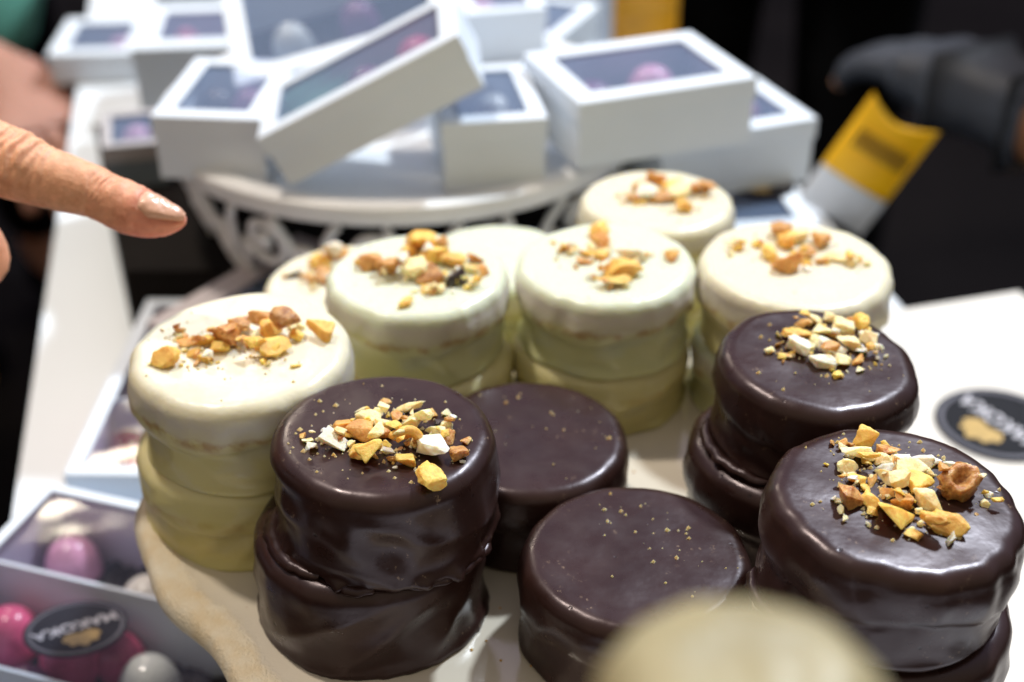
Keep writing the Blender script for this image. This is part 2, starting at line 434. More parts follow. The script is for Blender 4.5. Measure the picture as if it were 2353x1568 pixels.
def nut_mesh(seed, L, W, H, kind):
    rng = random.Random(seed); bm = bmesh.new()
    if kind == 'chip':
        for _ in range(rng.randint(8, 12)):
            v = Vector((rng.uniform(-1, 1), rng.uniform(-1, 1), rng.uniform(-1, 1)))
            v /= max(.55, (abs(v.x)**3+abs(v.y)**3+abs(v.z)**3)**(1/3))
            bm.verts.new(v)
    else:
        cut = Vector((rng.uniform(-1, 1), rng.uniform(-1, 1), rng.uniform(-.2, .8))).normalized(); cd = rng.uniform(.05, .45)
        cut2 = Vector((rng.uniform(-1, 1), rng.uniform(-1, 1), 0)).normalized(); cd2 = rng.uniform(.4, .8)
        for _ in range(70):
            v = Vector((rng.gauss(0, 1), rng.gauss(0, 1), rng.gauss(0, 1))).normalized()
            e = v.dot(cut)-cd
            if e > 0: v -= cut*e
            e = v.dot(cut2)-cd2
            if e > 0: v -= cut2*e
            bm.verts.new(v)
    r = bmesh.ops.convex_hull(bm, input=list(bm.verts))
    bmesh.ops.delete(bm, geom=list(set(g for g in r['geom_interior']+r['geom_unused'] if isinstance(g, bmesh.types.BMVert))), context='VERTS')
    bmesh.ops.dissolve_limit(bm, angle_limit=R_(14), verts=list(bm.verts), edges=list(bm.edges))
    bmesh.ops.bevel(bm, geom=list(bm.edges), offset=.12, segments=2, profile=.6, affect='EDGES', clamp_overlap=True)
    bmesh.ops.triangulate(bm, faces=list(bm.faces))
    bmesh.ops.subdivide_edges(bm, edges=[e for e in bm.edges if e.calc_length() > .45], cuts=1, use_grid_fill=False)
    bmesh.ops.triangulate(bm, faces=[f for f in bm.faces if len(f.verts) > 3])
    bmesh.ops.subdivide_edges(bm, edges=[e for e in bm.edges if e.calc_length() > .22], cuts=1, use_grid_fill=False)
    bmesh.ops.triangulate(bm, faces=[f for f in bm.faces if len(f.verts) > 3])
    xs = [v.co.copy() for v in bm.verts]
    mn = [min(c[i] for c in xs) for i in range(3)]; mx = [max(c[i] for c in xs) for i in range(3)]
    for v in bm.verts:
        nz = .14*fnoise(v.co.x*2.3+seed, v.co.y*2.3, v.co.z*2.3) + .10*fnoise(v.co.x*5.5+seed, v.co.y*5.5, v.co.z*5.5)
        q = [(v.co[i]-mn[i])/max(1e-6, mx[i]-mn[i])-.5 for i in range(3)]
        v.co = Vector((q[0]*L, q[1]*W, q[2]*H))*(1+nz)
    bmesh.ops.smooth_vert(bm, verts=list(bm.verts), factor=.2, use_axis_x=True, use_axis_y=True, use_axis_z=True)
    bm.normal_update()
    return bm
def ring_nut(L):
    pts = [(math.cos(a)*L*.42, math.sin(a)*L*.36, .0006*math.sin(3*a)) for a in [R_(-150+k*14) for k in range(20)]]
    rad = [L*(.10+.05*math.sin(math.pi*k/19)) for k in range(20)]
    return tube(pts, rad, 10)
def shell_nut(L, W, H, seed):
    V, F = [], []
    prof = [(0, -.5), (.35, -.46), (.48, -.2), (.5, .05), (.46, .3), (.36, .42), (.24, .34), (.16, .14), (0, .05)]
    V, F = lathe(prof, 40)
    for v in V:
        n_ = 1+.42*fnoise(v.x*3.2+seed, v.y*3.2, v.z*3.2)+.16*fnoise(v.x*11, v.y*11+seed, v.z*11)
        v.x *= L*n_; v.y *= W*n_; v.z *= H*(1+.2*fnoise(v.x*300, v.y*300, seed))
    return V, F
TYPES = {'w': 'n_white', 'c': 'n_cream', 'g': 'n_gold', 'b': 'n_brown', 'p': 'n_pral', 'd': 'n_dark'}
def put_nuts(ck, lst, zx, zy, k, seed, ncr=60, crumb_r=.011, sc=1.08):
    """lst: (x, y, long px, short px, type[, yaw]) in a zoomed view where D = zx + k*x, zy + k*y"""
    rng = random.Random(seed); placed = []
    inv = Matrix.LocRotScale(ck.location, ck.rotation_euler, None).inverted()
    T = ck['T']; Rr = ck['Rr']; o0 = inv @ CAM
    for i, it in enumerate(lst):
        px, py = zx+k*it[0], zy+k*it[1]
        d = (inv.to_3x3() @ vray(px, py))
        depth = (T-o0.z)/d.z
        mm = k*depth/FPX
        a_, b_ = it[2]*mm*sc, it[3]*mm*sc
        L = max(a_, b_*1.0); W = max(.0008, min(a_, b_*1.15)); 
        H = max(.0009, W*rng.uniform(.60, .80))
        p = o0 + d*((T+H*.45-o0.z)/d.z)
        rr = math.hypot(p.x, p.y); lim = Rr-.005
        if rr > lim: p.x *= lim/rr; p.y *= lim/rr
        z = T + H*.42
        for (q, h_, l_) in placed:
            dd = math.hypot(q.x-p.x, q.y-p.y)
            if dd < .34*(l_+W): z = max(z, q.z + .42*h_ + .3*H)
        z = min(z, T+.0085)
        ty = it[4]
        yaw = it[5] if len(it) > 5 else rng.uniform(-35, 35) + (90 if b_ > a_*1.2 else 0)
        if ty == 'ring':
            V, F = ring_nut(L*1.05); o = obj('nut_piece', V, F, M['n_gold'], ck)
            o.rotation_euler = (R_(-38), R_(20), R_(25))
        elif ty == 'shell':
            V, F = shell_nut(L*.86, W*.8, H*1.0, 3); o = obj('nut_piece', V, F, M['n_pral'], ck)
            o.rotation_euler = (R_(25), R_(-10), R_(20)); z = T+H*.5
        else:
            kind = 'round' if ty in 'gc' and rng.random() < .55 else 'chip'
            o = from_bm('nut_piece', nut_mesh(seed*100+i, L, W, H, kind), M[TYPES[ty]], ck)
            o.rotation_euler = (R_(rng.uniform(-16, 16)), R_(rng.uniform(-16, 16)), R_(yaw))
        o.location = (p.x, p.y, z); placed.append((Vector((p.x, p.y, z)), H, L))
    # finer chopped fragments among the big pieces
    big = [q for q, _, _ in placed]
    for j in range(56 if len(big) > 9 else 34):
        q = rng.choice(big); x, y = q.x+rng.gauss(0, .0030), q.y+rng.gauss(0, .0030)
        if math.hypot(x, y) > Rr-.007: continue
        L = rng.uniform(.0014, .0040); W = L*rng.uniform(.5, .9); H = W*rng.uniform(.5, .9)
        o = from_bm('nut_piece', nut_mesh(seed*100+50+j, L, W, H, 'chip'), M[TYPES[rng.choice('wcccggggbp')]], ck)
        o.rotation_euler = (R_(rng.uniform(-25, 25)), R_(rng.uniform(-25, 25)), rng.uniform(0, 6.28))
        o.location = (x, y, T+H*.4 + (.0022 if rng.random() < .4 else 0)*(1 if any(math.hypot(b_.x-x, b_.y-y) < .003 for b_ in big) else 0))
    crumbs(ck, seed, int(ncr*1.4), [q for q, _, _ in placed], crumb_r*.8)
def crumbs(ck, seed, n, centres, spread):
    rng = random.Random(seed+999); V = []; F = []
    T = ck['T']; Rr = ck['Rr']
    for _ in range(n):
        if centres and rng.random() < .85:
            c = rng.choice(centres); x, y = c.x+rng.gauss(0, spread*.5), c.y+rng.gauss(0, spread*.5)
        else:
            a = rng.uniform(0, 6.28); r = Rr*.9*math.sqrt(rng.random()); x, y = r*math.cos(a), r*math.sin(a)
        if math.hypot(x, y) > Rr-.005: continue
        s = rng.uniform(.00015, .00050) if rng.random() < .75 else rng.uniform(.0005, .0009)
        b = len(V); c = Vector((x, y, T+s*.4))
        pts = [Vector((rng.uniform(-1, 1), rng.uniform(-1, 1), rng.uniform(-.2, .9)))*s for _ in range(5)]
        pts[0] = Vector((0, 0, s)); 
        ring = [Vector((math.cos(t+.3)*s*rng.uniform(.7, 1.6), math.sin(t+.3)*s*rng.uniform(.7, 1.3), -s*.5)) for t in (0, 1.6, 3.1, 4.7)]
        V += [c+pts[0]] + [c+q for q in ring]
        F += [(b, b+1, b+2), (b, b+2, b+3), (b, b+3, b+4), (b, b+4, b+1)]
    o = obj('crumbs', V, F, M['crumb'], ck, False); o['kind'] = 'stuff'

GD = 'dark chocolate coated cookies on the plate'; GW = 'white chocolate coated cookies on the plate'
A = cookie('chocolate_cookie', 'dark chocolate cookie heaped with nuts, on top of the front left dark stack', GD, M['dark'], 880, 992, .064, 524, .032, 11, lip=.0, fold=.0022, flare=.0010, ragged=.0022)
A2 = under('chocolate_cookie', 'dark chocolate cookie at the bottom of the front left dark stack', GD, M['dark'], A, .032, .032, 12, -.0062, -.001, 1.045, 40, fold=.0013, flare=.002, ragged=.001)
C_ = cookie('chocolate_cookie', 'plain dark cookie without nuts, behind the front left dark stack', GD, M['dark'], 1212, 997, .032, 472, .032, 13, fold=.0008, flare=.0006, lip=.0008, edge=.005)
D_ = cookie('chocolate_cookie', 'plain dark cookie without nuts, lying at the front centre with a few crumbs', GD, M['dark'], 1464, 1270, .032, 540, .032, 14, fold=.0008, flare=.0016, lip=.0006, edge=.005)
E = cookie('chocolate_cookie', 'tilted dark cookie with the largest heap of nuts, top of the front right stack', GD, M['dark'], 2064, 1140, .066, 592, .032, 15, rot=(1, 3.5, 0), lip=.0012, fold=.0016, flare=.0012, edge=.0055, lump=.0014)
E2 = under('chocolate_cookie', 'dark chocolate cookie underneath the tilted front right one', GD, M['dark'], E, .031, .031, 16, .004, -.001, 1.0, 70, fold=.0012, flare=.002)
F_ = cookie('chocolate_cookie', 'dark cookie with pale chopped nuts in front of the rightmost white cookie', GD, M['dark'], 1882, 820, .065, 468, .030, 17, rot=(1, 2.5, 0), lip=.0013, fold=.0012, flare=.0012, edge=.0055, lump=.0008)
F2 = under('chocolate_cookie', 'dark chocolate cookie at the bottom of the stack beside the white lidded box', GD, M['dark'], F_, .034, .034, 18, -.0055, -.0025, 1.02, 10, lip=.0015, fold=.0012, flare=.001)
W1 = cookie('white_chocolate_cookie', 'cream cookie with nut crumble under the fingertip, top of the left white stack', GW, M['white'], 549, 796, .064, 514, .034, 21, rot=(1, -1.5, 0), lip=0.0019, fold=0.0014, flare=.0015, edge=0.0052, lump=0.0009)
W1b = under('white_chocolate_cookie', 'cream coated cookie at the bottom of the left white stack', GW, M['wshade'], W1, .0300, .030, 22, -.002, .001, 1.02, 50, lip=.0012, fold=.0012, flare=.003)
W2 = cookie('white_chocolate_cookie', 'white cookie with nuts and a dark chocolate chip, left of the two middle stacks', GW, M['mint_sheen'], 959, 624, .056, 418, .031, 23, lip=0.002, fold=0.0016, flare=.001, edge=0.0045, lump=0.001)
W2b = under('white_chocolate_cookie', 'white cookie beneath the one with the dark chip, behind the plain dark cookie', GW, M['wshade'], W2, .0250, .025, 24, .002, -.001, .98, 90, lip=.001, fold=.0012, flare=.0015)
W3 = cookie('white_chocolate_cookie', 'white cookie with a single brown nut at its right edge, right of the middle stacks', GW, M['mint_sheen'], 1393, 600, .056, 416, .031, 25, lip=0.0022, fold=0.0014, flare=.0026, edge=0.0046, lump=0.0008)
W3b = under('white_chocolate_cookie', 'white cookie beneath the one with the single brown nut at its edge', GW, M['wshade'], W3, .0250, .025, 26, -.0012, -.0005, 1.0, 20, lip=.001, fold=.0012, flare=.003)
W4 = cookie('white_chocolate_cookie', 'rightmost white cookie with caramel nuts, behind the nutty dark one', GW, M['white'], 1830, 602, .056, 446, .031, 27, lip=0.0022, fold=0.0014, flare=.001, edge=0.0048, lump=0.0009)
W4b = under('white_chocolate_cookie', 'white cookie at the bottom of the rightmost white stack', GW, M['mint_sheen'], W4, .0250, .025, 28, -.001, 0, 1.0, 60, lip=.001, fold=.001, flare=.002)
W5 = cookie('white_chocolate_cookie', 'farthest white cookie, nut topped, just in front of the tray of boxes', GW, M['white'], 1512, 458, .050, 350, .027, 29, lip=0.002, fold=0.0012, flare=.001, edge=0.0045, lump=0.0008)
W5b = under('white_chocolate_cookie', 'white cookie beneath the farthest nut topped one', GW, M['wshade'], W5, .0228, .0228, 33, 0, 0, 1.0, 15, lip=.001, fold=.001, flare=.001)
W6 = cookie('white_chocolate_cookie', 'plain white cookie without nuts, half hidden behind the two middle white stacks', GW, M['mint_sheen'], 1145, 618, .030, 375, .030, 30, shift=(0, .012), diam=.060, lip=.002, edge=0.0045)
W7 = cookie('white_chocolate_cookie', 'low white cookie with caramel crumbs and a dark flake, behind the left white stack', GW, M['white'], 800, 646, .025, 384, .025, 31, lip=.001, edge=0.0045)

put_nuts(A, [(770,690,240,190,'w',-30),(840,550,190,140,'b'),(990,610,250,180,'b',15),(1050,490,240,140,'c',-25),(1200,540,160,250,'c',70),(1150,440,90,70,'c'),
 (1430,400,260,80,'c',8),(1440,520,170,150,'c'),(1560,530,160,170,'c'),(1320,540,100,130,'b'),(1200,640,130,130,'p'),(1500,700,140,160,'c'),(1130,680,150,150,'c'),
 (1370,690,290,230,'ring'),(1030,790,290,190,'g',15),(1090,880,240,140,'g',25),(1640,760,290,210,'w',-12),(1660,610,200,90,'c',-8),(1785,660,130,160,'p'),
 (1760,560,100,80,'c'),(1690,540,70,100,'d'),(1640,460,80,70,'b'),(1870,820,150,130,'p'),(1400,880,170,120,'g'),(1610,1020,290,190,'g',-60),(550,750,90,80,'w'),
 (1270,860,90,60,'b'),(1340,820,110,50,'c'),(1340,470,80,100,'d'),(1300,760,120,90,'g'),(660,610,40,50,'w'),(600,690,35,25,'c'),(2040,945,50,35,'w'),(1300,945,40,35,'w')],
 574.4, 832.9, .2564, 1, 130)
put_nuts(E, [(1010,330,190,170,'g',60),(920,470,270,160,'c',25),(795,365,80,70,'b'),(805,410,100,50,'c'),(820,570,150,140,'c',40),(1000,565,180,80,'g',-15),(1135,510,170,110,'c',-20),
 (1190,440,190,100,'p'),(1160,590,190,70,'w',5),(1310,520,140,160,'w',80),(1390,600,240,150,'c',-10),(1480,530,200,110,'w',-30),(1575,530,130,70,'w',-30),(1715,560,110,55,'w'),
 (1790,720,430,270,'shell'),(1220,670,290,110,'c',-12),(920,680,150,80,'g',-20),(1040,700,190,60,'b',60),(870,850,270,170,'p',-25),(1035,860,170,150,'g',60),(1260,740,190,130,'c'),
 (1430,700,210,180,'g'),(1540,840,260,190,'c',-20),(1230,950,330,260,'g',-45),(1330,840,170,150,'p'),(1700,1060,340,190,'g',-35),(1560,1110,250,120,'g',-35),(1405,1150,140,90,'g'),
 (1940,840,70,60,'c'),(2020,890,80,70,'c'),(1460,970,70,50,'g'),(1545,620,100,80,'c'),(725,850,50,50,'w'),(870,720,90,40,'w'),(1180,800,120,80,'b'),(1620,760,90,80,'b'),(1010,1055,30,30,'w')],
 1723, 919, .2675, 2, 130)
put_nuts(F_, [(830,735,190,100,'g',-10),(840,810,160,120,'w'),(1000,700,110,120,'c'),(1075,740,80,90,'b'),(950,640,90,80,'c'),(870,660,110,50,'b'),(1050,620,90,60,'c'),(1140,690,140,110,'c'),
 (1260,650,110,150,'g',80),(1170,790,150,90,'c'),(1310,770,120,120,'c'),(1065,820,200,90,'w',-10),(1040,865,120,60,'b'),(1000,910,180,90,'w',-15),(1130,915,110,80,'c'),(1230,910,110,60,'b'),
 (1260,850,90,50,'w'),(710,795,70,40,'b'),(740,880,110,30,'b',-15),(950,780,70,110,'c'),(1350,745,50,60,'w'),(1170,640,100,60,'b'),(1370,895,30,25,'w')], 1548.5, 517, .3417, 3, 70)
put_nuts(W1, [(1105,890,180,130,'g',10),(1770,610,160,150,'b',40),(1820,690,130,120,'g'),(1710,710,180,70,'w'),(2140,710,190,110,'g',-10),(1270,790,140,60,'b',15),(1540,740,170,140,'p'),
 (1840,820,200,120,'g',20),(1920,690,160,140,'p'),(1740,850,130,80,'g'),(1400,770,120,80,'g'),(1300,860,80,60,'g'),(1380,900,100,50,'g'),(1210,710,60,40,'b'),(1320,930,60,30,'b',80),
 (1600,700,120,100,'p'),(1470,830,150,80,'g'),(1350,800,90,60,'p'),(1560,810,120,80,'p'),(1660,790,90,70,'b'),(1990,740,90,70,'g'),(1450,760,80,60,'p'),(1870,900,60,40,'g')], 0, 517, .3417, 4, 160, .008, sc=1.18)
put_nuts(W2, [(310,240,170,110,'b'),(430,270,170,110,'b'),(650,120,180,150,'g'),(770,110,100,100,'b'),(850,210,190,130,'g'),(730,200,200,110,'g'),(560,180,100,120,'g'),(600,290,170,150,'c'),
 (530,300,60,150,'w',85),(720,330,170,120,'p'),(865,350,130,150,'d',80),(940,385,90,50,'d'),(770,430,80,90,'c'),(720,450,50,50,'b'),(540,520,110,60,'g'),(1010,220,100,70,'p'),
 (1060,310,80,80,'b'),(980,290,100,60,'c'),(430,330,90,60,'b'),(690,220,80,80,'w'),(1010,390,90,50,'c')], 746.7, 517, .3417, 5, 60, sc=1.12)
put_nuts(W3, [(1840,30,130,90,'g'),(1850,110,130,110,'b'),(2050,190,190,110,'w',-30),(1990,280,250,130,'g',20),(1920,370,230,90,'g',-10),(1620,150,70,50,'b'),(1740,250,120,50,'b',-30),
 (1800,200,140,60,'g',-20),(2330,200,90,130,'b',80),(1860,290,90,80,'g'),(1740,180,60,40,'b'),(1880,180,80,60,'c')], 746.7, 517, .3417, 6, 50, sc=1.12)
put_nuts(W4, [(720,40,130,110,'b'),(760,100,130,110,'g'),(970,100,140,110,'b'),(770,240,190,130,'b',25),(880,180,110,80,'b'),(640,180,120,80,'g',80),(560,130,70,50,'g'),(425,150,80,50,'g'),
 (1000,240,90,60,'b'),(1130,220,200,70,'c',-15),(820,70,150,80,'c'),(900,260,60,50,'g'),(1190,250,60,40,'g')], 1548.5, 517, .3417, 7, 50, sc=1.12)
put_nuts(W5, [(1500,405,56,42,'b'),(1487,440,46,40,'w'),(1452,455,36,20,'b'),(1520,450,60,30,'b'),(1560,440,50,40,'c'),(1572,472,40,32,'g'),(1605,432,60,24,'b'),(1545,425,44,32,'g'),(1470,430,40,26,'b'),(1625,440,40,16,'b')], 0, 0, 1, 8, 30, sc=1.12)
put_nuts(W7, [(735,600,44,36,'g'),(748,632,40,50,'b'),(715,640,26,20,'b'),(675,630,42,15,'d',10),(780,578,50,42,'b'),(764,592,40,36,'w')], 0, 0, 1, 9, 30, sc=1.12)
crumbs(C_, 41, 30, [], .01); crumbs(D_, 42, 46, [Vector((.012, .006, 0)), Vector((0, .012, 0)), Vector((.018, -.012, 0)), Vector((-.004, .016, 0))], .016)

# broken chocolate flakes squeezed out between the front stack's cookies
def flake(ck, a0, a1, zc, w, seed, rr=1.0):
    V = []; F = []; n = 22; rng = random.Random(seed)
    for i in range(n+1):
        a = R_(a0+(a1-a0)*i/n); k = math.sin(math.pi*i/n)**.5
        r0 = ck['Rr']*rr-.001; r1 = r0 + (.0012+w*k)*(1+.5*fnoise(a*9, seed))
        z = zc + .0008*fnoise(a*6, seed, 2)
        for r, dz in ((r0, 0), ((r0+r1)/2, .0003), (r1, -.0009), (r1-.0004, -.0015), (r0, -.0012)):
            V.append(Vector((r*math.cos(a), r*math.sin(a), z+dz)))
    for i in range(n):
        for j in range(5):
            F.append((i*5+j, (i+1)*5+j, (i+1)*5+(j+1) % 5, i*5+(j+1) % 5))
    obj('chocolate_flake', V, F, M['dark'], ck)
flake(A, 170, 238, .0016, .0042, 3); flake(A, 248, 268, .0012, .003, 4); flake(A, 285, 340, .0010, .0020, 5)
flake(E, 176, 214, .002, .003, 6); flake(F_, 170, 240, .001, .003, 7)

# ------------------------------------------------------------------ small blurred cookie close to the lens, on its own pedestal
def pedestal():
    c = at(1722, 1528, .300)
    root = empty('cake_pedestal', (c.x, c.y, 0)); tag(root, 'slim white pedestal holding the blurred cream cookie nearest the camera', 'pedestal')
    V, F = lathe([(0, .267), (.019, .267), (.0215, .2665), (.0215, .264), (.018, .262), (.006, .259), (0, .259)][::-1], 48); obj('pedestal_disc', V, F, M['metal'], root)
    V, F = lathe([(0, 0), (.03, 0), (.03, .003), (.008, .01), (.005, .03), (.005, .258), (0, .258)], 32); obj('pedestal_stem', V, F, M['metal'], root)
    V, F = cookie_mesh(.0180, .033, 77, lip=0, fold=.0008, flare=.0003, edge=.010)
    o = obj('white_chocolate_cookie', V, F, M['fore_shade']); o.location = (c.x, c.y, .267)
    tag(o, 'strongly blurred small cream cookie at the bottom edge of the picture', 'cookie', GW)
pedestal()

# ------------------------------------------------------------------ window boxes and bonbons
GB = 'white gift boxes with clear windows'
def gift_box(label, w, d, h, loc, rot=(0, 0, 0), win=.009, group=GB, body=None, lid=None, inner=None, div=(), name='gift_box', pane=None, floor=None, window=True):
    """loc is the base centre; local x = width, y = depth away from the viewer"""
    root = empty(name, loc, tuple(R_(r) for r in rot)); tag(root, label, 'box', group)
    body = body or M['card']; lid = lid or M['card']; t = .0012
    V = []; F = []
    x, y = w/2, d/2
    for X, Y, Z in ((x, y, 0), (x, y, h), (x-t, y-t, h), (x-t, y-t, t)):
        V += [Vector((-X, -Y, Z)), Vector((X, -Y, Z)), Vector((X, Y, Z)), Vector((-X, Y, Z))]
    F = [(3, 2, 1, 0)]
    for a in (0, 4, 8):
        for i in range(4):
            j = (i+1) % 4; F.append((a+i, a+j, a+4+j, a+4+i))
    F.append((12, 13, 14, 15))
    o = obj('box_body', V, F, body, root, False)
    floor = floor or M['liner']
    if inner or floor:
        o.data.materials.append(inner or body); o.data.materials.append(floor or inner or body)
        for p in o.data.polygons[9:13]: p.material_index = 1
        o.data.polygons[13].material_index = 2
    for yy in div:
        V = []; F = []; boxvf(-x+t+.0002, x-t-.0002, yy-.0008, yy+.0008, t+.0002, h-.003, V, F); obj('divider', V, F, lid, root, False)
    # lid: frame with a skirt
    e = .0009; X, Y = x+e, y+e; hs = min(.010, h*.35); top = h+.0012
    V = []
    for a, b, z in ((X, Y, h-hs), (X, Y, top-.0005), (X-.0005, Y-.0005, top), (x-win, y-win, top), (x-win, y-win, h+.0002), (x+.0003, y+.0003, h+.0002), (x+.0003, y+.0003, h-hs)):
        V += [Vector((-a, -b, z)), Vector((a, -b, z)), Vector((a, b, z)), Vector((-a, b, z))]
    F = []
    n = 7
    for r in range(n):
        s = (r+1) % n
        for i in range(4):
            j = (i+1) % 4; F.append((r*4+i, r*4+j, s*4+j, s*4+i))
    l = obj('lid', V, F, lid, root, False)
    if window:
        a, b = x-win+.002, y-win+.002; z = h-.0006
        V = [Vector((a*(2*i/8-1), b*(2*j/8-1), z)) for j in range(9) for i in range(9)]
        F = [(j*9+i, j*9+i+1, j*9+i+10, j*9+i+9) for j in range(8) for i in range(8)]
        p = obj('window_pane', V, F, pane or M['pane'], l)
    else:
        a, b = x-win+.0004, y-win+.0004; z = h+.0009
        obj('lid_panel', [Vector((-a, -b, z)), Vector((a, -b, z)), Vector((a, b, z)), Vector((-a, b, z))], [(0, 1, 2, 3)], lid, l, False)
    return root
def corner(label, w, d, h, fl, rz, z0=0., tilt=(0, 0), **kw):
    """fl: world xy of the front left corner of the base"""
    u = Vector((math.cos(R_(rz)), math.sin(R_(rz)))); v = Vector((-u.y, u.x)); c = Vector(fl[:2])+u*w/2+v*d/2
    return gift_box(label, w, d, h, (c.x, c.y, z0), (tilt[0], tilt[1], rz), **kw)
def bonbon(label, m, loc, r=.013, hgt=.021, box=None, cat='bonbon', group='glazed bonbons in the boxes', rot=None, cup=False):
    prof = [(0, 0), (r*.86, 0), (r*.95, hgt*.06)]
    for k in range(1, 13):
        a = math.pi/2*k/12; prof.append((r*math.cos(a)**.8 if k < 12 else 0, hgt*(.12+.88*math.sin(a)**1.0)))
    V, F = lathe(prof, 36)
    o = obj('bonbon', V, F, m)
    if box is not None:
        bpy.context.view_layer.update()
        mw = Matrix.LocRotScale(box.location, box.rotation_euler, None)
        o.location = mw @ Vector(loc); o.rotation_euler = box.rotation_euler
    else: o.location = loc
    if rot: o.rotation_euler = rot
    return tag(o, label, cat, group)
def text_mesh(body, size):
    cu = bpy.data.curves.new('txt', 'FONT'); cu.body = body; cu.size = size; cu.align_x = 'CENTER'; cu.align_y = 'CENTER'; cu.offset = size*.022
    o = bpy.data.objects.new('txt', cu); COL.objects.link(o)
    dg = bpy.context.evaluated_depsgraph_get(); me = bpy.data.meshes.new_from_object(o.evaluated_get(dg))
    bpy.data.objects.remove(o); return me
def sticker(label, loc, rz, r, tilt=(0, 0), thick=.0004):
    root = empty('round_sticker', loc, (R_(tilt[0]), R_(tilt[1]), R_(rz))); tag(root, label, 'sticker')
    V, F = lathe([(0, 0), (r, 0), (r, thick), (0, thick)], 64); obj('sticker_disc', V, F, M['sticker'], root, False)
    V, F = lathe([(r*.86, thick+.0002), (r*.93, thick+.0002)], 64); obj('sticker_ring', V, [f[::-1] for f in F], M['ring'], root, False)
    me = text_mesh('MAKOKA', r*.40); o = link('lettering', me, M['stext'], root, False); o.location = (0, -r*.06, thick+.0003); o.scale = (.98, 1.1, 1)
    # gold emblem: fan of five leaves
    V = []; F = []
    for k, a in enumerate((-64, -34, 0, 34, 64)):
        b = len(V); L = r*(.50 if k == 2 else .46 if k in (1, 3) else .42); w = r*.15; ca, sa = math.sin(R_(a)), math.cos(R_(a))
        pts = [(0, 0), (w*.8, L*.3), (w, L*.55), (w*.6, L*.85), (0, L), (-w*.6, L*.85), (-w, L*.55), (-w*.8, L*.3)]
        V += [Vector((p[0]*sa+p[1]*ca, r*.24-p[0]*ca+p[1]*sa, thick+.0002+k*.00003)) for p in pts]; F.append(tuple(range(b, b+8)))
    obj('gold_emblem', V, F, M['gold'], root, False)
    return root

# --- the flat lidded box at the right with its sticker
P = at(2340, 670, .05); u = (at(2050, 716, .05)-P).normalized(); v = Vector((-u.y, u.x, 0))
cc = P + u*.085 + v*.16
rz = math.degrees(math.atan2(-u.y, -u.x))
gift_box('large flat cream box with a round black sticker, right of the plate', .17, .32, .0488, (cc.x, cc.y, 0), (0, 0, rz), group=None, body=M['cardwarm'], lid=M['cardwarm'], win=.03, window=False)
s = at(2296, 975, .0502); sd = at(2225, 925, .0502)-at(2340, 1000, .0502); SA = math.degrees(math.atan2(sd.y, sd.x))
sticker('round black sticker with silver and gold print on the large cream box lid', (s.x, s.y, .0502), SA, .0285)

# --- open boxes of bonbons at the lower left
u2 = Vector((math.cos(R_(-18)), math.sin(R_(-18)), 0)); v2 = Vector((u2.y, -u2.x, 0))
bl = at(113, 1112, .045)
W2_, D2_ = .135, .175
cc = bl + u2*W2_/2 + v2*D2_/2
X2 = gift_box('clear lidded box of pink and pearl bonbons with white dividers, at the lower left', W2_, D2_, .044, (cc.x, cc.y, 0), (0, 0, -18), win=.004, group='clear lidded bonbon boxes', inner=M['lav'], floor=M['liner'], pane=M['clear'],
              div=(D2_/2-.0465, D2_/2-.0976, D2_/2-.146))
def inx2(px, py, z):
    p = at(px, py, z); return p
p = inx2(160, 1262, .026); bonbon('round pale pink bonbon in the back row of the lower left box', M['pink'], (p.x, p.y, .010), .0125, .0205)
p = inx2(338, 1368, .022); bonbon('ivory bonbon half hidden by the plate edge, back row of the lower left box', M['ivory'], (p.x, p.y, .008), .0125, .022)
p = inx2(18, 1425, .026); bonbon('hot pink bonbon at the left frame edge, beside the round black label', M['hotpink'], (p.x, p.y, .010), .0125, .0205)
p = inx2(168, 1490, .02); lab_b = bonbon('pink bonbon carrying the round black label', M['hotpink'], (p.x, p.y, .008), .0140, .024)
sp = (p.x, p.y)
p = inx2(336, 1535, .027); bonbon('pearl grey bonbon in the front row of the lower left box', M['pearl'], (p.x, p.y, .010), .0125, .0205)
p = inx2(60, 1600, .02); bonbon('plum bonbon at the bottom edge of the lower left box', M['plum'], (p.x, p.y, .008), .013, .024)
q = at(172, 1432, .0405)
sticker('round black label with silver letters on a pink bonbon, lower left', (q.x, q.y, .0375), 212, .0195, (8, -6))
for px_, py_, m_ in ():
    pass
def filler(box, x0, x1, y0, y1, seed):
    V = []; F = []; nx, ny = 60, 60
    for j in range(ny+1):
        for i in range(nx+1):
            x = x0+(x1-x0)*i/nx; y = y0+(y1-y0)*j/ny
            V.append(Vector((x, y, .005+.012*abs(fnoise(x*90, y*90, seed))+.008*abs(fnoise(x*240, y*240, seed)))))
    for j in range(ny):
        for i in range(nx): a = j*(nx+1)+i; F.append((a, a+1, a+nx+2, a+nx+1))
    o = obj('crinkled_filler', V, F, M['liner'], box, False)
for k_, (ya, yb) in enumerate(((D2_/2-.0455, D2_/2-.002), (D2_/2-.0966, D2_/2-.0475), (D2_/2-.145, D2_/2-.0986))):
    filler(X2, -W2_/2+.002, W2_/2-.002, ya, yb, 5+k_)
p = inx2(268, 1500, .016); bonbon('magenta bonbon peeping out right of the round black label', M['hotpink'], (p.x, p.y, .006), .012, .018)
p = inx2(72, 1225, .02); bonbon('ivory bonbon in the back left corner of the lower left box', M['ivory'], (p.x, p.y, .006), .011, .016) if False else None
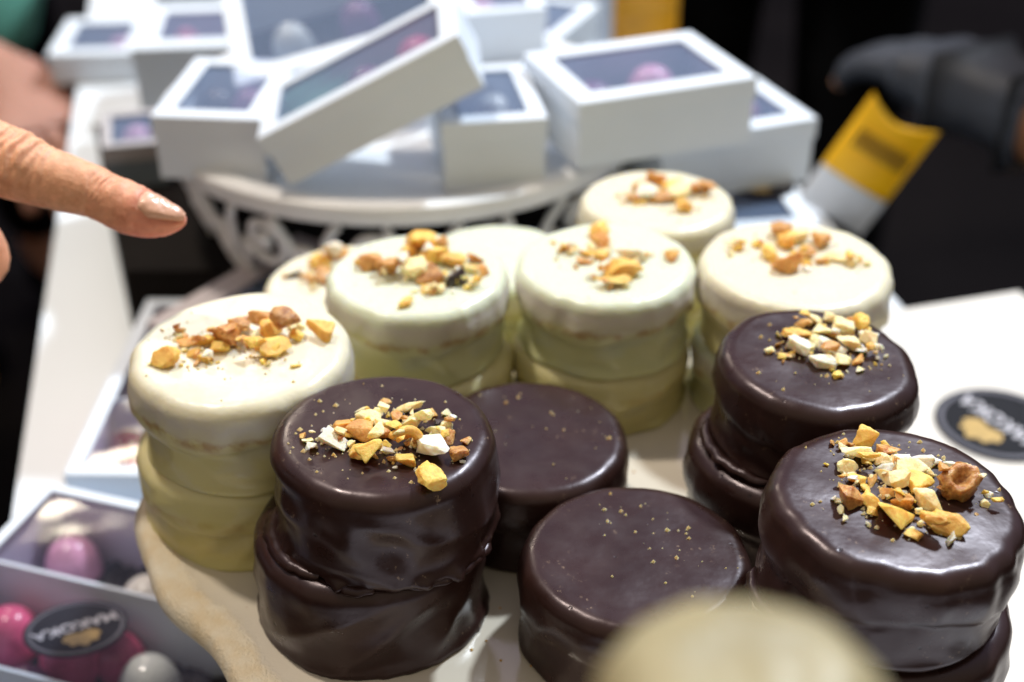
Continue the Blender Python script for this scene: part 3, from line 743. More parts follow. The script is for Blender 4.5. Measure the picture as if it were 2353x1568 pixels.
# box behind it, left of the white stack
bl = at(300, 760, .045); 
X1 = gift_box('clear lidded box with red bonbons, between the table edge and the left white stack', .090, .152, .044, (-.193+.045, .5735, 0), (0, 0, -1), win=.006, group='clear lidded bonbon boxes', inner=M['lav'], floor=M['liner'], pane=M['clear'], div=(-.012,))
p = at(305, 985, .02); bonbon('red bonbon seen beside the left white stack', M['red'], (p.x, p.y, .004), .013, .022)
p = at(318, 1085, .02); bonbon('dark red bonbon low behind the left white stack', M['red'], (p.x, p.y, .004), .013, .020)
p = at(238, 1000, .02); bonbon('pale pink bonbon near the left wall of the box beside the white stack', M['pink'], (p.x, p.y, .004), .012, .020)
p = at(296, 905, .02); bonbon('hot pink bonbon at the far end of the box beside the white stack', M['hotpink'], (p.x, p.y, .004), .012, .020)
p = at(330, 860, .02); bonbon('plum bonbon in the shadow of the left white stack', M['plum'], (p.x, p.y, .004), .013, .020)
# slim box lying across its back end
a = at(338, 742, .062); b = at(640, 566, .062); dv = (b-a); ang = math.degrees(math.atan2(dv.y, dv.x))
fn = Vector((dv.y, -dv.x, 0)).normalized()
cc = a + dv.normalized()*.055 + fn*.024
gift_box('slim lavender box lying slantwise behind the left white stack', .11, .045, .016, (cc.x, cc.y, .0463), (0, 0, ang), win=.015, group=None, body=M['lav'], lid=simple('greyish_card', (.62, .56, .58), .6, .3, .05, 30), inner=M['lav'], floor=M['lav'])

# --- dark riser and the scroll tray on it
RZ = .06
tag(quad_slab('display_riser', [Vector((-.203, .655)), Vector((-.101, .655)), Vector((-.101, .598)), Vector((.10, .60)), Vector((.09, .87)), Vector((-.268, .85))], .0, RZ, M['riser']), 'low dark display riser under the white scroll tray', 'riser')
TC = Vector((-.060, .728, 0)); TR = .128; TZ = .123
def scroll_tray():
    root = empty('scroll_tray', (TC.x, TC.y, RZ)); tag(root, 'round white metal tray with a scrollwork skirt holding the window boxes', 'tray')
    zt = TZ-RZ
    V, F = lathe([(0, zt-.003), (TR-.0105, zt-.003), (TR-.0104, zt-.0028), (TR-.0082, zt+.0010), (TR-.0078, zt+.0014), (TR-.0074, zt+.0015), (TR+.0024, zt+.0015), (TR+.0030, zt+.0013), (TR+.0033, zt+.0008), (TR+.0034, zt+.0002), (TR+.0034, zt-.0072), (TR+.0031, zt-.0078), (TR+.0005, zt-.0080), (TR, zt-.006), (0, zt-.006)], 144)
    obj('tray_top', V, [f[::-1] for f in F], M['metal'], root)
    n = 13
    for k in range(n):
        th = 2*math.pi*k/n + .16
        def onto(pts):
            out = []
            for (sx, sz) in pts:
                t = th + sx/TR; rr = TR-.004-.016*(1-min(1, sz/.05)); out.append((rr*math.cos(t), rr*math.sin(t), max(.0028, min(zt-.011, sz))))
            return cr(out, 2)
        big = [(.017+(.0040+.00062*i)*math.cos(R_(-60-i*22)), .034+(.0040+.00062*i)*math.sin(R_(-60-i*22))) for i in range(22)]
        big += [(-.004, .016), (-.014, .002)]
        small = [(-.020+(.003+.00035*i)*math.cos(R_(120+i*25)), .020+(.003+.00045*i)*1.3*math.sin(R_(120+i*25))) for i in range(22)]
        small += [(-.006, .040), (.002, .050)]
        for pts in (big, small):
            V, F = tube(onto(pts), .0025, 8); obj('scroll', V, F, M['metal'], root)
        V, F = tube(onto([(-.036, .050), (-.030, .036), (-.020, .018), (-.008, .0012)]), .0026, 8); obj('bar', V, F, M['metal'], root)
        for sx, sz in ((.017, .034), (-.020, .020)):
            V, F = lathe([(0, -.0042)]+[(.0042*math.cos(q), .0042*math.sin(q)) for q in (-.9, -.4, 0, .4, .9)]+[(0, .0042)], 14)
            o = obj('bead', V, F, M['metal'], root); t = th+sx/TR; rr = TR-.004-.016*(1-sz/.05); o.location = (rr*math.cos(t), rr*math.sin(t), sz)
scroll_tray()

# --- boxes on and around the tray
zf = TZ-.0028
b4 = corner('small window box upright at the tray front, its lid half under the tilted box', .049, .072, .035, (-.0324, .6226), 9, zf, win=.007)
b1 = corner('small cube-like window box at the front left of the tray', .053, .078, .032, (-.173, .640), -5, zf, win=.008)
# tilted one leaning on the upright one
th = -27
fb = deep(668, 432, .676)
rot = Euler((R_(0), R_(th), R_(4)))
off = rot.to_matrix() @ Vector((.104/2, .062/2, 0))
b2 = gift_box('long tilted window box leaning across the tray, its right end raised', .104, .062, .027, fb+off+Vector((0, 0, .001)), (0, th, 4), win=.008)
rot3 = (16, -13, 10)
b3 = gift_box('large window box with a white bonbon, propped up behind the tilted one', .118, .090, .034, deep(806, 128, .790), rot3, win=.010)
bonbon('white bonbon inside the propped up window box', M['pearl'], (-.028, -.002, .010), .0118, .021, b3)
bonbon('plum bonbon inside the propped up window box', M['plum'], (.010, .004, .010), .0115, .019, b3)
bonbon('pink bonbon inside the long tilted window box', M['hotpink'], (.026, .008, .003), .0125, .021, b2)
bonbon('plum bonbon inside the long tilted window box', M['plum'], (-.004, .008, .003), .0125, .020, b2)
p = at(1062, 150, zf)
b5 = corner('small window box standing at the back of the tray, showing a pale side', .046, .06, .030, (p.x+.004, p.y), 14, zf, win=.007)
bonbon('pearl bonbon inside the upright box at the tray front', M['pearl'], (.006, .010, .003), .012, .027, b4)
bonbon('plum bonbon inside the upright box at the tray front', M['plum'], (-.010, -.012, .003), .011, .025, b4)
bonbon('plum bonbon inside the cube-like box', M['plum'], (.008, .012, .003), .012, .024, b1)
bonbon('dark bonbon inside the cube-like box', M['n_dark'], (-.010, .014, .003), .011, .023, b1)
bonbon('pink bonbon inside the window box at the back of the tray', M['pink'], (-.008, .002, .003), .012, .025, b5)
f7 = Vector((.032, .626)); 
b7 = corner('large window box with a pink bonbon, overhanging the tray on the right', .093, .070, .033, f7, 21, .1312, win=.010)
bonbon('pink bonbon inside the window box overhanging the tray', M['pink'], (.012, .008, .003), .0145, .026, b7)
bonbon('plum bonbon inside the window box overhanging the tray', M['plum'], (-.020, .010, .003), .0130, .021, b7)
u8 = Vector((math.cos(R_(21)), math.sin(R_(21)))); fr = Vector((.1580, .692)); f8 = fr-u8*.088
b8 = corner('closed window box with a pink bonbon, under the overhanging one', .088, .064, .0345, f8, 21, .0948, win=.009)
bonbon('pink bonbon inside the box under the overhanging one', M['pink'], (.028, .014, .003), .013, .028, b8)
b9 = corner('deep window box on the table, lowest of the right hand stack', .095, .095, .0930, (.060, .628), 8, 0., win=.009, inner=M['lav'])
s9 = at(1745, 488, .078); sticker('round dark sticker seen through the window of the lowest box on the right', (s9.x, s9.y, .0945), 160, .017)
b6 = gift_box('window box at the back, its white lid corner showing behind the overhanging one', .072, .075, .110, (.010, .915, 0), (0, 0, -24), win=.008)
bonbon('violet bonbon in the box at the back', M['plum'], (.01, .0, .003), .015, .100, b6)
b12 = corner('wide deep window box with a rosy bonbon, behind the cube-like one', .092, .088, .090, at(318, 214, RZ), 6, 0, win=.015)
bonbon('rosy bonbon inside the wide deep box at the back left', M['hotpink'], (-.016, .006, .003), .015, .083, b12)
bonbon('plum bonbon inside the wide deep box at the back left', M['plum'], (.018, .008, .003), .015, .080, b12)
b13 = corner('farthest deep window box, cut by the top edge of the picture', .10, .08, .096, Vector(at(318, 214, RZ)[:2])+Vector((-.006, .102)), 4, 0, win=.012)
bonbon('pink bonbon in the farthest deep box', M['pink'], (.024, -.012, .003), .015, .088, b13)
bonbon('ivory bonbon in the farthest deep box', M['ivory'], (-.016, -.012, .003), .015, .088, b13)
b11 = corner('low flat window box on the table edge at the far left', .070, .085, .024, at(122, 196, 0), 4, 0.0005, win=.012)
bonbon('rosy bonbon inside the flat box at the far left', M['pink'], (.012, .010, .002), .011, .017, b11)
p = at(292, 440, RZ)
bs_ = gift_box('tiny blue grey box half hidden on the dark riser, left of the tray', .034, .05, .026, (p.x, p.y+.03, RZ+.0002), (0, 0, 14), win=.005, group=None, body=simple('blue_grey_card', (.20, .25, .30), .6, .3, .1, 40), lid=simple('pale_lid', (.46, .44, .46), .5, .3, .1, 40))
bonbon('pink bonbon in the tiny blue grey box left of the tray', M['pink'], (.002, .008, .003), .011, .021, bs_)
gift_box('tall pale blue grey carton standing behind the tray', .062, .05, .16, (.046, 1.06, 0), (0, 0, -6), win=.02, group=None, body=simple('pale_blue_card', (.42, .46, .53), .6, .3, .04, 20), lid=simple('pale_blue_lid', (.42, .46, .53), .6, .3, .04, 20), window=False, name='carton')

# --- yellow packets
def packet(label, W, H, T, loc, rot, m1, m2, split, notch=.0, marks=True):
    root = empty('snack_packet', loc, tuple(R_(r) for r in rot)); tag(root, label, 'packet')
    def panel(z0, z1, m, nm, top_notch):
        V = []; F = []; nx, nz = 16, 12
        for side in (-1, 1):
            for j in range(nz+1):
                for i in range(nx+1):
                    fx = i/nx; z = z0+(z1-z0)*j/nz
                    if top_notch: z -= notch*(j/nz)*(1-abs(2*fx-1)**1.6)
                    puff = T*.5*(math.sin(math.pi*fx)**.6)*(math.sin(math.pi*min(1, max(0, z/H)))**.5) + .0006
                    V.append(Vector(((fx-.5)*W, side*puff, z)))
        n = (nx+1)*(nz+1)
        for s_ in (0, 1):
            for j in range(nz):
                for i in range(nx):
                    a = s_*n+j*(nx+1)+i; q = (a, a+1, a+nx+2, a+nx+1); F.append(q if s_ == 0 else q[::-1])
        for i in range(nx):
            for j in (0, nz):
                a = j*(nx+1)+i; F.append((a, a+n, a+n+1, a+1))
        for j in range(nz):
            for i in (0, nx):
                a = j*(nx+1)+i; F.append((a, a+nx+1, a+n+nx+1, a+n))
        return obj(nm, V, F, m, root)
    panel(0, H*split, m2, 'lower_panel', False); panel(H*split+.0003, H, m1, 'upper_panel', True)
    if marks:
        me = text_mesh('IIIIIIIII', H*.2); o = link('print', me, M['ink'], root, False); o.rotation_euler = (R_(90), 0, 0)
        o.location = (0, -T*.5-.002, H*.66)
p = deep(1925, 488, .93)
packet('yellow and white packet with notched top leaning at the table edge, right', .050, .084, .010, (p.x-.006, p.y, .0), (-6, 29, -10), M['yellow'], M['whiteplastic'], .34, .010)
packet('amber paper packet standing behind the boxes at the top', .066, .20, .02, (.098, 1.085, 0), (0, 0, 8), M['amber'], M['amber'], .3, .0, False)

# ------------------------------------------------------------------ people
def skin_obj(name, nodes, edges, m, parent=None, sub=2):
    keys = list(nodes); me = bpy.data.meshes.new(name)
    me.from_pydata([tuple(nodes[k][0]) for k in keys], [(keys.index(a), keys.index(b)) for a, b in edges], [])
    o = bpy.data.objects.new(name, me); COL.objects.link(o)
    o.modifiers.new('sk', 'SKIN'); s = o.modifiers.new('ss', 'SUBSURF'); s.levels = sub; s.render_levels = sub
    for i, k in enumerate(keys):
        r = nodes[k][1]; me.skin_vertices[0].data[i].radius = r if isinstance(r, tuple) else (r, r)
    me.skin_vertices[0].data[0].use_root = True
    dg = bpy.context.evaluated_depsgraph_get(); me2 = bpy.data.meshes.new_from_object(o.evaluated_get(dg)); bpy.data.objects.remove(o)
    me2.name = name; me2.materials.clear()
    return link(name, me2, m, parent)
def hand_nodes(w, d, side, palm=.085, pre='', up=Vector((0, 0, 1))):
    """short relaxed hand: wrist w, direction d"""
    d = d.normalized(); s = d.cross(up).normalized()*side; n = {}; e = []
    n[pre+'w'] = (w, .028); n[pre+'p1'] = (w+d*.045, (.040, .020)); n[pre+'p2'] = (w+d*palm, (.042, .017)); e += [(pre+'w', pre+'p1'), (pre+'p1', pre+'p2')]
    dn = d.cross(s).normalized()
    if dn.dot(up) > 0: dn = -dn
    for k, (o_, L) in enumerate(((-.030, .070), (-.010, .080), (.010, .075), (.029, .058))):
        b = w+d*(palm+.006)+s*o_; a = pre+f'f{k}'
        n[a+'0'] = (b, .0095); n[a+'1'] = (b+d*L*.45+dn*.006, .0090); n[a+'2'] = (b+d*L*.75+dn*.018, .0082); n[a+'3'] = (b+d*L*.92+dn*.032, .0072)
        e += [(pre+'p2', a+'0'), (a+'0', a+'1'), (a+'1', a+'2'), (a+'2', a+'3')]
    t = w+d*.03-s*.030; n[pre+'t0'] = (t, .015); n[pre+'t1'] = (t+d*.035-s*.022+dn*.01, .0115); n[pre+'t2'] = (t+d*.062-s*.026+dn*.018, .0095)
    e += [(pre+'p1', pre+'t0'), (pre+'t0', pre+'t1'), (pre+'t1', pre+'t2')]
    return n, e
def person(label, foot, face, coat, trousers, skin, elbow, wrist, fingers, coat_low=.0, side=1, extra=None, glove=None, cuff=.10):
    """standing figure on the floor (z=-.75); one arm posed, the other hanging; face = heading in degrees"""
    Z0 = -.75; f = Vector((math.cos(R_(face)), math.sin(R_(face)), 0)); r = Vector((f.y, -f.x, 0))
    root = empty('person', (foot[0], foot[1], Z0)); tag(root, label, 'person')
    O = Vector((foot[0], foot[1], Z0)); rel = lambda p: Vector(p)-O
    up = Vector((0, 0, 1))
    sh = lambda s_: up*1.42 + r*.185*s_
    n = {'hip': (up*.95, (.15, .11)), 'belly': (up*1.12, (.135, .10)), 'chest': (up*1.32, (.16, .105)), 'neck0': (up*1.47, .06), 'neck': (up*1.54, .052), 'head0': (up*1.60+f*.02, .075), 'head': (up*1.68+f*.015, .092), 'crown': (up*1.75+f*.005, .07)}
    e = [('hip', 'belly'), ('belly', 'chest'), ('chest', 'neck0'), ('neck0', 'neck'), ('neck', 'head0'), ('head0', 'head'), ('head', 'crown')]
    for s_, q in ((1, 'R'), (-1, 'L')):
        n['h'+q] = (up*.90+r*.09*s_, .085); n['k'+q] = (up*.50+r*.10*s_+f*.02, .056); n['a'+q] = (up*.09+r*.10*s_, .040); n['t'+q] = (up*.035+r*.11*s_+f*.14, .034)
        e += [('hip', 'h'+q), ('h'+q, 'k'+q), ('k'+q, 'a'+q), ('a'+q, 't'+q)]
        el = rel(elbow) if s_ == side else up*1.14+r*.25*s_-f*.02
        wr = rel(wrist) if s_ == side else up*.90+r*.25*s_+f*.06
        fd = (Vector(fingers)-Vector(wrist)) if s_ == side else Vector((0, 0, -1))+f*.2
        n['s'+q] = (sh(s_), .062); n['e'+q] = (el, .043)
        hn, he = hand_nodes(wr, fd, s_, pre=q, up=up if abs(fd.normalized().z) < .8 else f)
        n.update(hn); e += he + [('chest', 's'+q), ('s'+q, 'e'+q), ('e'+q, q+'w')]
    body = skin_obj('body', n, e, skin, root)
    if glove:
        gn, ge = hand_nodes(rel(wrist), Vector(fingers)-Vector(wrist), side, up=up)
        gn = {k: (c, (r_[0]*1.18, r_[1]*1.5) if isinstance(r_, tuple) else r_*1.16) for k, (c, r_) in gn.items()}
        w0 = rel(wrist); gn['cuff'] = (w0-(rel(fingers)-w0).normalized()*.02, .036); ge = ge+[('w', 'cuff')]
        skin_obj('glove', gn, ge, glove, root)
    # face
    hc = up*1.675+f*.015
    V, F = tube(cr([tuple(hc+f*.085+up*.03), tuple(hc+f*.105-up*.005), tuple(hc+f*.112-up*.022), tuple(hc+f*.088-up*.030)], 3), [.006]*3+[.010]*3+[.014]*3+[.006], 8); obj('nose', V, F, skin, root)
    for s_ in (-1, 1):
        V, F = lathe([(0, -.011), (.008, -.008), (.011, 0), (.008, .008), (0, .011)], 14); o = obj('eye', V, F, M['pearl'], root); o.location = hc+f*.084+r*.032*s_+up*.022
        V, F = tube([tuple(hc+r*.094*s_+up*.02), tuple(hc+r*.102*s_-f*.008), tuple(hc+r*.095*s_-up*.025)], [.010, .016, .009], 8, flat=.5); obj('ear', V, F, skin, root)
    V, F = tube([tuple(hc+f*.083-up*.052-r*.024), tuple(hc+f*.092-up*.054), tuple(hc+f*.083-up*.052+r*.024)], [.003, .006, .003], 8); obj('mouth', V, F, M['hotpink'], root)
    skin_obj('hair', {'a': (up*1.72-f*.035, .085), 'b': (up*1.77-f*.01, .075), 'c': (up*1.62-f*.07, .06)}, [('a', 'b'), ('a', 'c')], M['hair'], root)
    # clothes, a little larger than the body
    cn = {'hip': (up*(.93-coat_low), (.185, .145)), 'belly': (up*1.12, (.165, .128)), 'chest': (up*1.32, (.185, .13)), 'col': (up*1.47, (.085, .08))}
    ce = [('hip', 'belly'), ('belly', 'chest'), ('chest', 'col')]
    for s_, q in ((1, 'R'), (-1, 'L')):
        el = rel(elbow) if s_ == side else up*1.14+r*.25*s_-f*.02
        wr = rel(wrist) if s_ == side else up*.90+r*.25*s_+f*.06
        cn['s'+q] = (sh(s_), .085); cn['e'+q] = (el, .062); cn['w'+q] = (wr-(wr-el)*(cuff if s_ == side else .1), .047)
        ce += [('chest', 's'+q), ('s'+q, 'e'+q), ('e'+q, 'w'+q)]
    skin_obj('jacket', cn, ce, coat, root)
    tn = {'hip': (up*.94, (.165, .125))}; te = []
    for s_, q in ((1, 'R'), (-1, 'L')):
        tn['h'+q] = (up*.86+r*.095*s_, .105); tn['k'+q] = (up*.50+r*.10*s_+f*.02, .078); tn['a'+q] = (up*.10+r*.10*s_, .066); te += [('hip', 'h'+q), ('h'+q, 'k'+q), ('k'+q, 'a'+q)]
    skin_obj('trousers', tn, te, trousers, root)
    for s_ in (-1, 1):
        skin_obj('shoe', {'a': (up*.05+r*.10*s_-f*.03, .045), 'b': (up*.042+r*.105*s_+f*.08, .042), 'c': (up*.035+r*.11*s_+f*.17, .034)}, [('a', 'b'), ('b', 'c')], M['black'], root)
    return root
# seller behind the right side of the table: dark sleeve crossing the top right, hand at the right frame edge
el = deep(2850, 640, .98); wr = deep(2330, 245, 1.0); fg = deep(2010, 95, 1.10)
person('person in black with a dark glove reaching in behind the table at the right', (.72, 1.28), 200, M['black'], M['black'], M['skin'], el, wr, fg, side=-1, glove=M['navy'], cuff=.45)
person('person in black clothes standing in the dark beyond the boxes', (.34, 1.75), 250, M['charcoal'], M['charcoal'], M['skin2'], (.10, 1.72, .34), (.08, 1.66, .12), (.08, 1.64, .02), side=1)
# customers on the left
el = deep(-430, -60, 1.27); wr = deep(0, 185, 1.16); fg = deep(110, 335, 1.10)
person('person in black with a bare hand over the table edge at the left', (-.80, 1.20), 10, M['black'], M['black'], M['skin2'], el, wr, fg, side=1, cuff=.55)
person('person in a long teal coat standing far back at the upper left', (-.83, 1.98), -40, M['teal'], M['black'], M['skin2'], (-.66, 1.80, .38), (-.60, 1.70, .26), (-.57, 1.66, .20), coat_low=.545, side=-1)
def bag():
    root = empty('shopping_bag', (-.93, 1.80, -.75), (0, 0, R_(-20))); tag(root, 'yellow shopping bag on the floor at the left frame edge', 'bag')
    V = []; F = []
    for z, w, d in ((0, .15, .07), (.06, .155, .075), (.15, .15, .07), (.22, .14, .055), (.26, .13, .04)):
        for k in range(24):
            a = 2*math.pi*k/24; V.append(Vector((math.copysign(abs(math.cos(a))**.5, math.cos(a))*w, math.copysign(abs(math.sin(a))**.5, math.sin(a))*d, z)))
    for i in range(4):
        for k in range(24): l = (k+1) % 24; F.append((i*24+k, i*24+l, i*24+24+l, i*24+24+k))
    F.append(tuple(range(23, -1, -1)))
    obj('bag_body', V, F, M['yellow'], root)
    for y in (-.035, .035):
        V, F = tube(cr([(-.06, y, .25), (-.05, y, .32), (0, y, .35), (.05, y, .32), (.06, y, .25)], 6), .006, 8); obj('handle', V, F, M['yellow'], root)
bag()

# ------------------------------------------------------------------ the pointing hand
def pointing_hand():
    DEP = .455; k = DEP/FPX
    spine = [(-250, 250, 92), (-150, 300, 86), (-60, 340, 82), (0, 366, 84), (50, 386, 80), (100, 405, 72), (158, 424, 66), (212, 440, 60), (240, 453, 58), (262, 463, 59), (300, 480, 60), (340, 494, 54), (372, 501, 45), (398, 505, 33), (416, 507, 20), (427, 508, 8)]
    S = cr(spine, 14); n = len(S); seg = 56
    NC = -AX_F   # towards the camera
    def P3(px, py): return deep(px, py, DEP)
    frames = []
    for i in range(n):
        a = S[max(0, i-1)]; b = S[min(n-1, i+1)]
        t = (P3(b[0], b[1])-P3(a[0], a[1])).normalized(); up = NC.cross(t).normalized()
        if up.dot(AX_U) < 0: up = -up
        frames.append((P3(S[i][0], S[i][1]), t, up, S[i][2]*k))
    PHD = R_(40)
    wr = [(226, 6, .00045), (238, 5, .0006), (250, 5, .0006), (262, 6, .0004), (-8, 7, .0006), (12, 7, .0010), (34, 8, .0009), (58, 9, .0013), (84, 7, .0007), (103, 6, .0005), (126, 6, .00035), (300, 8, .0002)]
    def surf(i, ph, off=0.):
        c, t, up, r = frames[i]; px = S[i][0]
        dors = max(0, math.cos(ph-PHD))
        bend = 10*math.sin(ph*1.3+1) + 9*fnoise(ph*1.6, px*.02)
        d = 0
        for x0, sg, am in wr: d -= 1.45*am*math.exp(-((px+bend-x0)/sg)**2)*dors**1.2
        # swollen knuckle skin
        d += .0011*math.exp(-((px-46)/26)**2)*dors + .0005*math.exp(-((px-244)/22)**2)*dors
        d += .00022*fnoise(px*.05, ph*3.0, 1)+.00012*fnoise(px*.16, ph*6.0, 4)
        if px > 312:
            gq = abs(ph-PHD) if abs(ph-PHD) < math.pi else 2*math.pi-abs(ph-PHD)
            d -= .0007*math.exp(-((gq-R_(56))/R_(7))**2)*max(0, min(1, (425-px)/20)) - .0004*math.exp(-((gq-R_(72))/R_(9))**2)
        # nail bed flat
        if px > 318:
            q = max(0, math.cos((ph-PHD)*1.1)); d -= .0010*q*q*min(1, (px-318)/14)*max(0, min(1, (430-px)/40))
        rr = r + d*min(1, r/.004) + off
        return c + (NC*math.cos(ph) + up*math.sin(ph))*rr
    V = []; F = []; red = []
    for i in range(n):
        px = S[i][0]
        for j in range(seg):
            ph = 2*math.pi*j/seg; V.append(surf(i, ph))
            palm = max(0, -math.cos(ph-PHD))
            q = max(0, min(1, (px-255)/80)); red.append(min(.9, q*(.45+.35*palm) + .22*palm + .12*math.exp(-((px-244)/30)**2)))
    for i in range(n-1):
        for j in range(seg):
            l = (j+1) % seg; F.append((i*seg+j, i*seg+l, (i+1)*seg+l, (i+1)*seg+j))
    F.append(tuple((n-1)*seg+j for j in range(seg)))
    root_loc = Vector((0, 0, 0))
    # rest of the hand, forearm and figure: grown as skin and joined into the same mesh
    W = lambda px, py, d: deep(px, py, d)
    nodes = {'p2': (W(-330, 300, .455), (.022, .016)), 'p1': (W(-520, 300, .47), (.030, .019)), 'w': (W(-760, 250, .485), .026), 'el': (W(-2300, -300, .62), .042), 'sh': (Vector((-.95, .22, .70)), .06),
             'm': (W(-300, 420, .452), .013), 'm1': (W(-60, 540, .475), .0110), 'm2': (W(-12, 615, .482), .0100), 'm3': (W(-110, 660, .470), .0090), 'm4': (W(-190, 630, .462), .0078),
             'r': (W(-330, 520, .462), .012), 'r1': (W(-130, 640, .492), .0100), 'r2': (W(-110, 720, .495), .0092), 'r3': (W(-200, 740, .480), .0082),
             'l': (W(-380, 610, .475), .0105), 'l1': (W(-230, 720, .505), .0086), 'l2': (W(-230, 780, .502), .0080), 'l3': (W(-300, 790, .490), .0070),
             't': (W(-520, 430, .435), .015), 't1': (W(-330, 560, .415), .0115), 't2': (W(-220, 610, .418), .0095), 'i': (W(-230, 262, .443), .0125)}
    edges = [('p2', 'p1'), ('p1', 'w'), ('w', 'el'), ('el', 'sh'), ('p2', 'i'), ('p2', 'm'), ('m', 'm1'), ('m1', 'm2'), ('m2', 'm3'), ('m3', 'm4'), ('p2', 'r'), ('r', 'r1'), ('r1', 'r2'), ('r2', 'r3'), ('p1', 'l'), ('l', 'l1'), ('l1', 'l2'), ('l2', 'l3'), ('p1', 't'), ('t', 't1'), ('t1', 't2')]
    up = Vector((0, 0, 1)); O = Vector((-1.1, .15, -.75))
    body = {'hip': (O+up*.95, (.15, .11)), 'belly': (O+up*1.12, (.135, .10)), 'chest': (O+up*1.32, (.16, .105)), 'neck': (O+up*1.52, .052), 'head': (O+up*1.66, .090), 'crown': (O+up*1.74, .07)}
    nodes.update(body); edges += [('hip', 'belly'), ('belly', 'chest'), ('chest', 'neck'), ('neck', 'head'), ('head', 'crown'), ('chest', 'sh')]
    for s_, q in ((1, 'A'), (-1, 'B')):
        r = Vector((0, -1, 0))*s_
        nodes['h'+q] = (O+up*.9+r*.09, .085); nodes['k'+q] = (O+up*.5+r*.1, .056); nodes['a'+q] = (O+up*.09+r*.1, .04); nodes['t'+q] = (O+up*.035+r*.1+Vector((.14, 0, 0)), .034)
        edges += [('hip', 'h'+q), ('h'+q, 'k'+q), ('k'+q, 'a'+q), ('a'+q, 't'+q)]
    tmp = skin_obj('tmp', nodes, edges, M['skin'])
    b = len(V)
    V += [v.co.copy() for v in tmp.data.vertices]; F += [tuple(b+i for i in p.vertices) for p in tmp.data.polygons]; red += [.15]*len(tmp.data.vertices)
    bpy.data.objects.remove(tmp)
    o = obj('person', V, F, M['skin'])
    a = o.data.attributes.new('red', 'FLOAT', 'POINT')
    for i, x in enumerate(red): a.data[i].value = x
    tag(o, 'person reaching in from the left, index finger pointing at the cream cookie', 'person')
    # nail
    idx = [i for i in range(n) if S[i][0] >= 320 and S[i][0] <= 426]
    nv = []; nf = []; m_ = 18
    for ii, i in enumerate(idx):
        u = ii/(len(idx)-1)
        half = R_(50)*min(1, (.35+3.2*u)**.5 if u < .2 else 1)*(1 if u < .86 else (1-(u-.86)/.14*.35))
        for j in range(m_+1):
            w_ = 2*j/m_-1; ph = PHD + half*w_
            edge_ = max(abs(w_)**6, (1-u*12) if u < 1/12 else 0)
            nv.append(surf(i, ph, .0011*(1-w_*w_*.35) + .0006*u - .0014*edge_))
    # free edge past the fingertip
    last = [v.copy() for v in nv[-(m_+1):]]; tdir = frames[idx[-1]][1]
    for j, v in enumerate(last): nv.append(v + tdir*.0004*(1-(2*j/m_-1)**2))
    for ii in range(len(idx)):
        for j in range(m_): a_ = ii*(m_+1)+j; nf.append((a_, a_+1, a_+m_+2, a_+m_+1))
    obj('fingernail', nv, nf, M['nail'], o)
    # clothes
    skin_obj('sleeve', {'a': (nodes['w'][0].lerp(nodes['el'][0], .35), .042), 'b': (nodes['el'][0], .06), 'c': (nodes['sh'][0], .085)}, [('a', 'b'), ('b', 'c')], M['black'], o)
    skin_obj('jacket', {'a': (O+up*.93, (.18, .14)), 'b': (O+up*1.12, (.165, .125)), 'c': (O+up*1.34, (.185, .13)), 'd': (O+up*1.46, .08)}, [('a', 'b'), ('b', 'c'), ('c', 'd')], M['black'], o)
    skin_obj('trousers', {'hip': (O+up*.94, (.165, .125)), **{'h'+q: (O+up*.86+Vector((0, -s_*.095, 0)), .105) for s_, q in ((1, 'A'), (-1, 'B'))}, **{'k'+q: (O+up*.5+Vector((0, -s_*.1, 0)), .078) for s_, q in ((1, 'A'), (-1, 'B'))}, **{'a'+q: (O+up*.1+Vector((0, -s_*.1, 0)), .066) for s_, q in ((1, 'A'), (-1, 'B'))}},
             [('hip', 'hA'), ('hA', 'kA'), ('kA', 'aA'), ('hip', 'hB'), ('hB', 'kB'), ('kB', 'aB')], M['black'], o)
    skin_obj('hair', {'a': (O+up*1.70+Vector((-.03, 0, 0)), .085), 'b': (O+up*1.76, .075)}, [('a', 'b')], M['hair'], o)
pointing_hand()

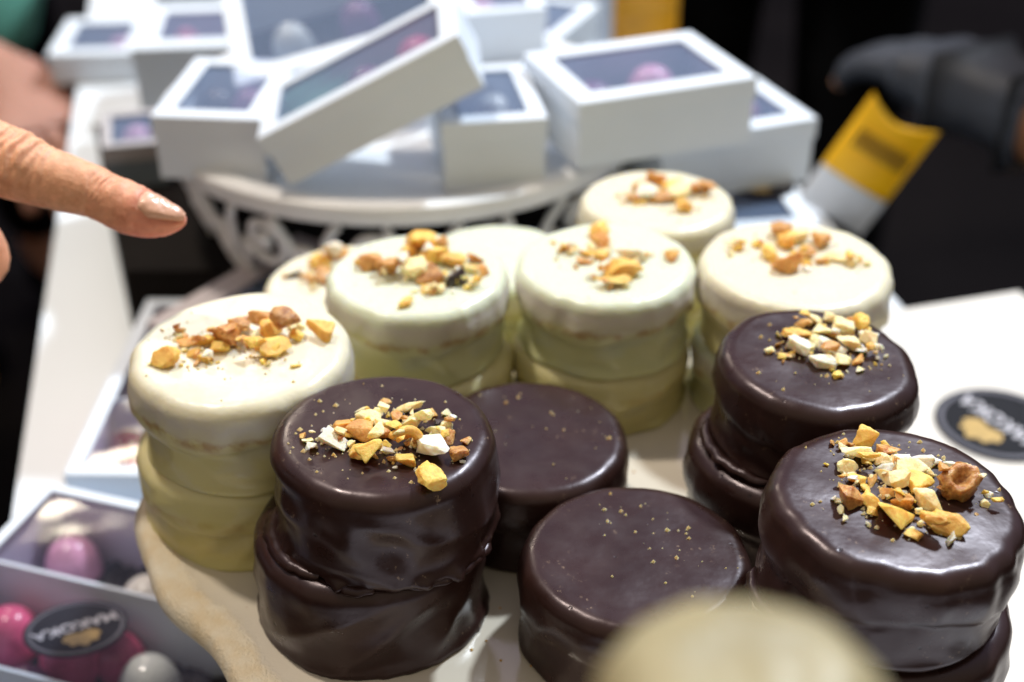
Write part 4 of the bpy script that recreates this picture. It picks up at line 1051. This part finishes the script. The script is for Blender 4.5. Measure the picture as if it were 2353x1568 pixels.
# ------------------------------------------------------------------ light
def area(name, loc, target, size, power, col, size_y=None):
    l = bpy.data.lights.new(name, 'AREA'); l.energy = power; l.color = col; l.size = size
    if size_y: l.shape = 'RECTANGLE'; l.size_y = size_y
    else: l.shape = 'DISK'
    o = bpy.data.objects.new(name, l); COL.objects.link(o); o.location = loc
    o.rotation_euler = (Vector(target)-Vector(loc)).to_track_quat('-Z', 'Y').to_euler(); return o
T0 = Vector((0, .42, .15))
cool_dir = Vector((.42, .52, .80)).normalized(); warm_dir = Vector((-.36, .26, 1)).normalized()
area('cool_spot', T0+cool_dir*3.0, T0, .20, 102, (.82, .92, 1.0))
area('warm_spot', T0+warm_dir*3.0, T0, .19, 52, (1.0, .89, .75))
# hall lamp far behind, its reflection lies on the clear lids
hl = Vector((-.17, .50, .046)) + Vector((-.172, .505, .373)).normalized()*3.2
area('hall_lamp', hl, (-.1, .5, .1), .50, 12, (1.0, .88, .68), .10)

w = bpy.data.worlds.new('World'); scene.world = w; w.use_nodes = True; nt = w.node_tree
bg = nt.nodes['Background']
g = nt.nodes.new('ShaderNodeTexCoord').outputs['Generated']
sp_ = nt.nodes.new('ShaderNodeSeparateXYZ'); nt.links.new(g, sp_.inputs[0])
side = ramp(nt, math_(nt, 'ADD', math_(nt, 'MULTIPLY', sp_.outputs[1], .5), .5), [(.15, (.38, .32, .22)), (.5, (.38, .355, .345)), (.85, (.46, .41, .57))])
zz = ramp(nt, math_(nt, 'ADD', math_(nt, 'MULTIPLY', sp_.outputs[2], .5), .5), [(.40, .12), (.55, .55), (.75, 1.), (1., 1.1)])
nt.links.new(mixc(nt, 1., side, zz, 'MULTIPLY'), bg.inputs[0]); bg.inputs[1].default_value = 1.1

# ------------------------------------------------------------------ camera
cam = bpy.data.cameras.new('camera'); co = bpy.data.objects.new('camera', cam); COL.objects.link(co)
co.location = CAM; co.rotation_euler = (math.pi/2-PITCH, 0, 0)
cam.sensor_width = 36; cam.lens = 50; cam.clip_start = .01; cam.clip_end = 200
cam.dof.use_dof = True; cam.dof.focus_distance = .398; cam.dof.aperture_fstop = 6.6; cam.dof.aperture_blades = 9
scene.camera = co
scene.view_settings.view_transform = 'Standard'; scene.view_settings.look = 'None'; scene.view_settings.exposure = 0
scene.render.engine = 'CYCLES'
scene.cycles.use_denoising = True
scene.cycles.max_bounces = 8; scene.cycles.transparent_max_bounces = 12
scene.cycles.sample_clamp_indirect = 6
for o in list(bpy.data.objects):
    for k_ in ('T', 'Rr'):
        if k_ in o: del o[k_]
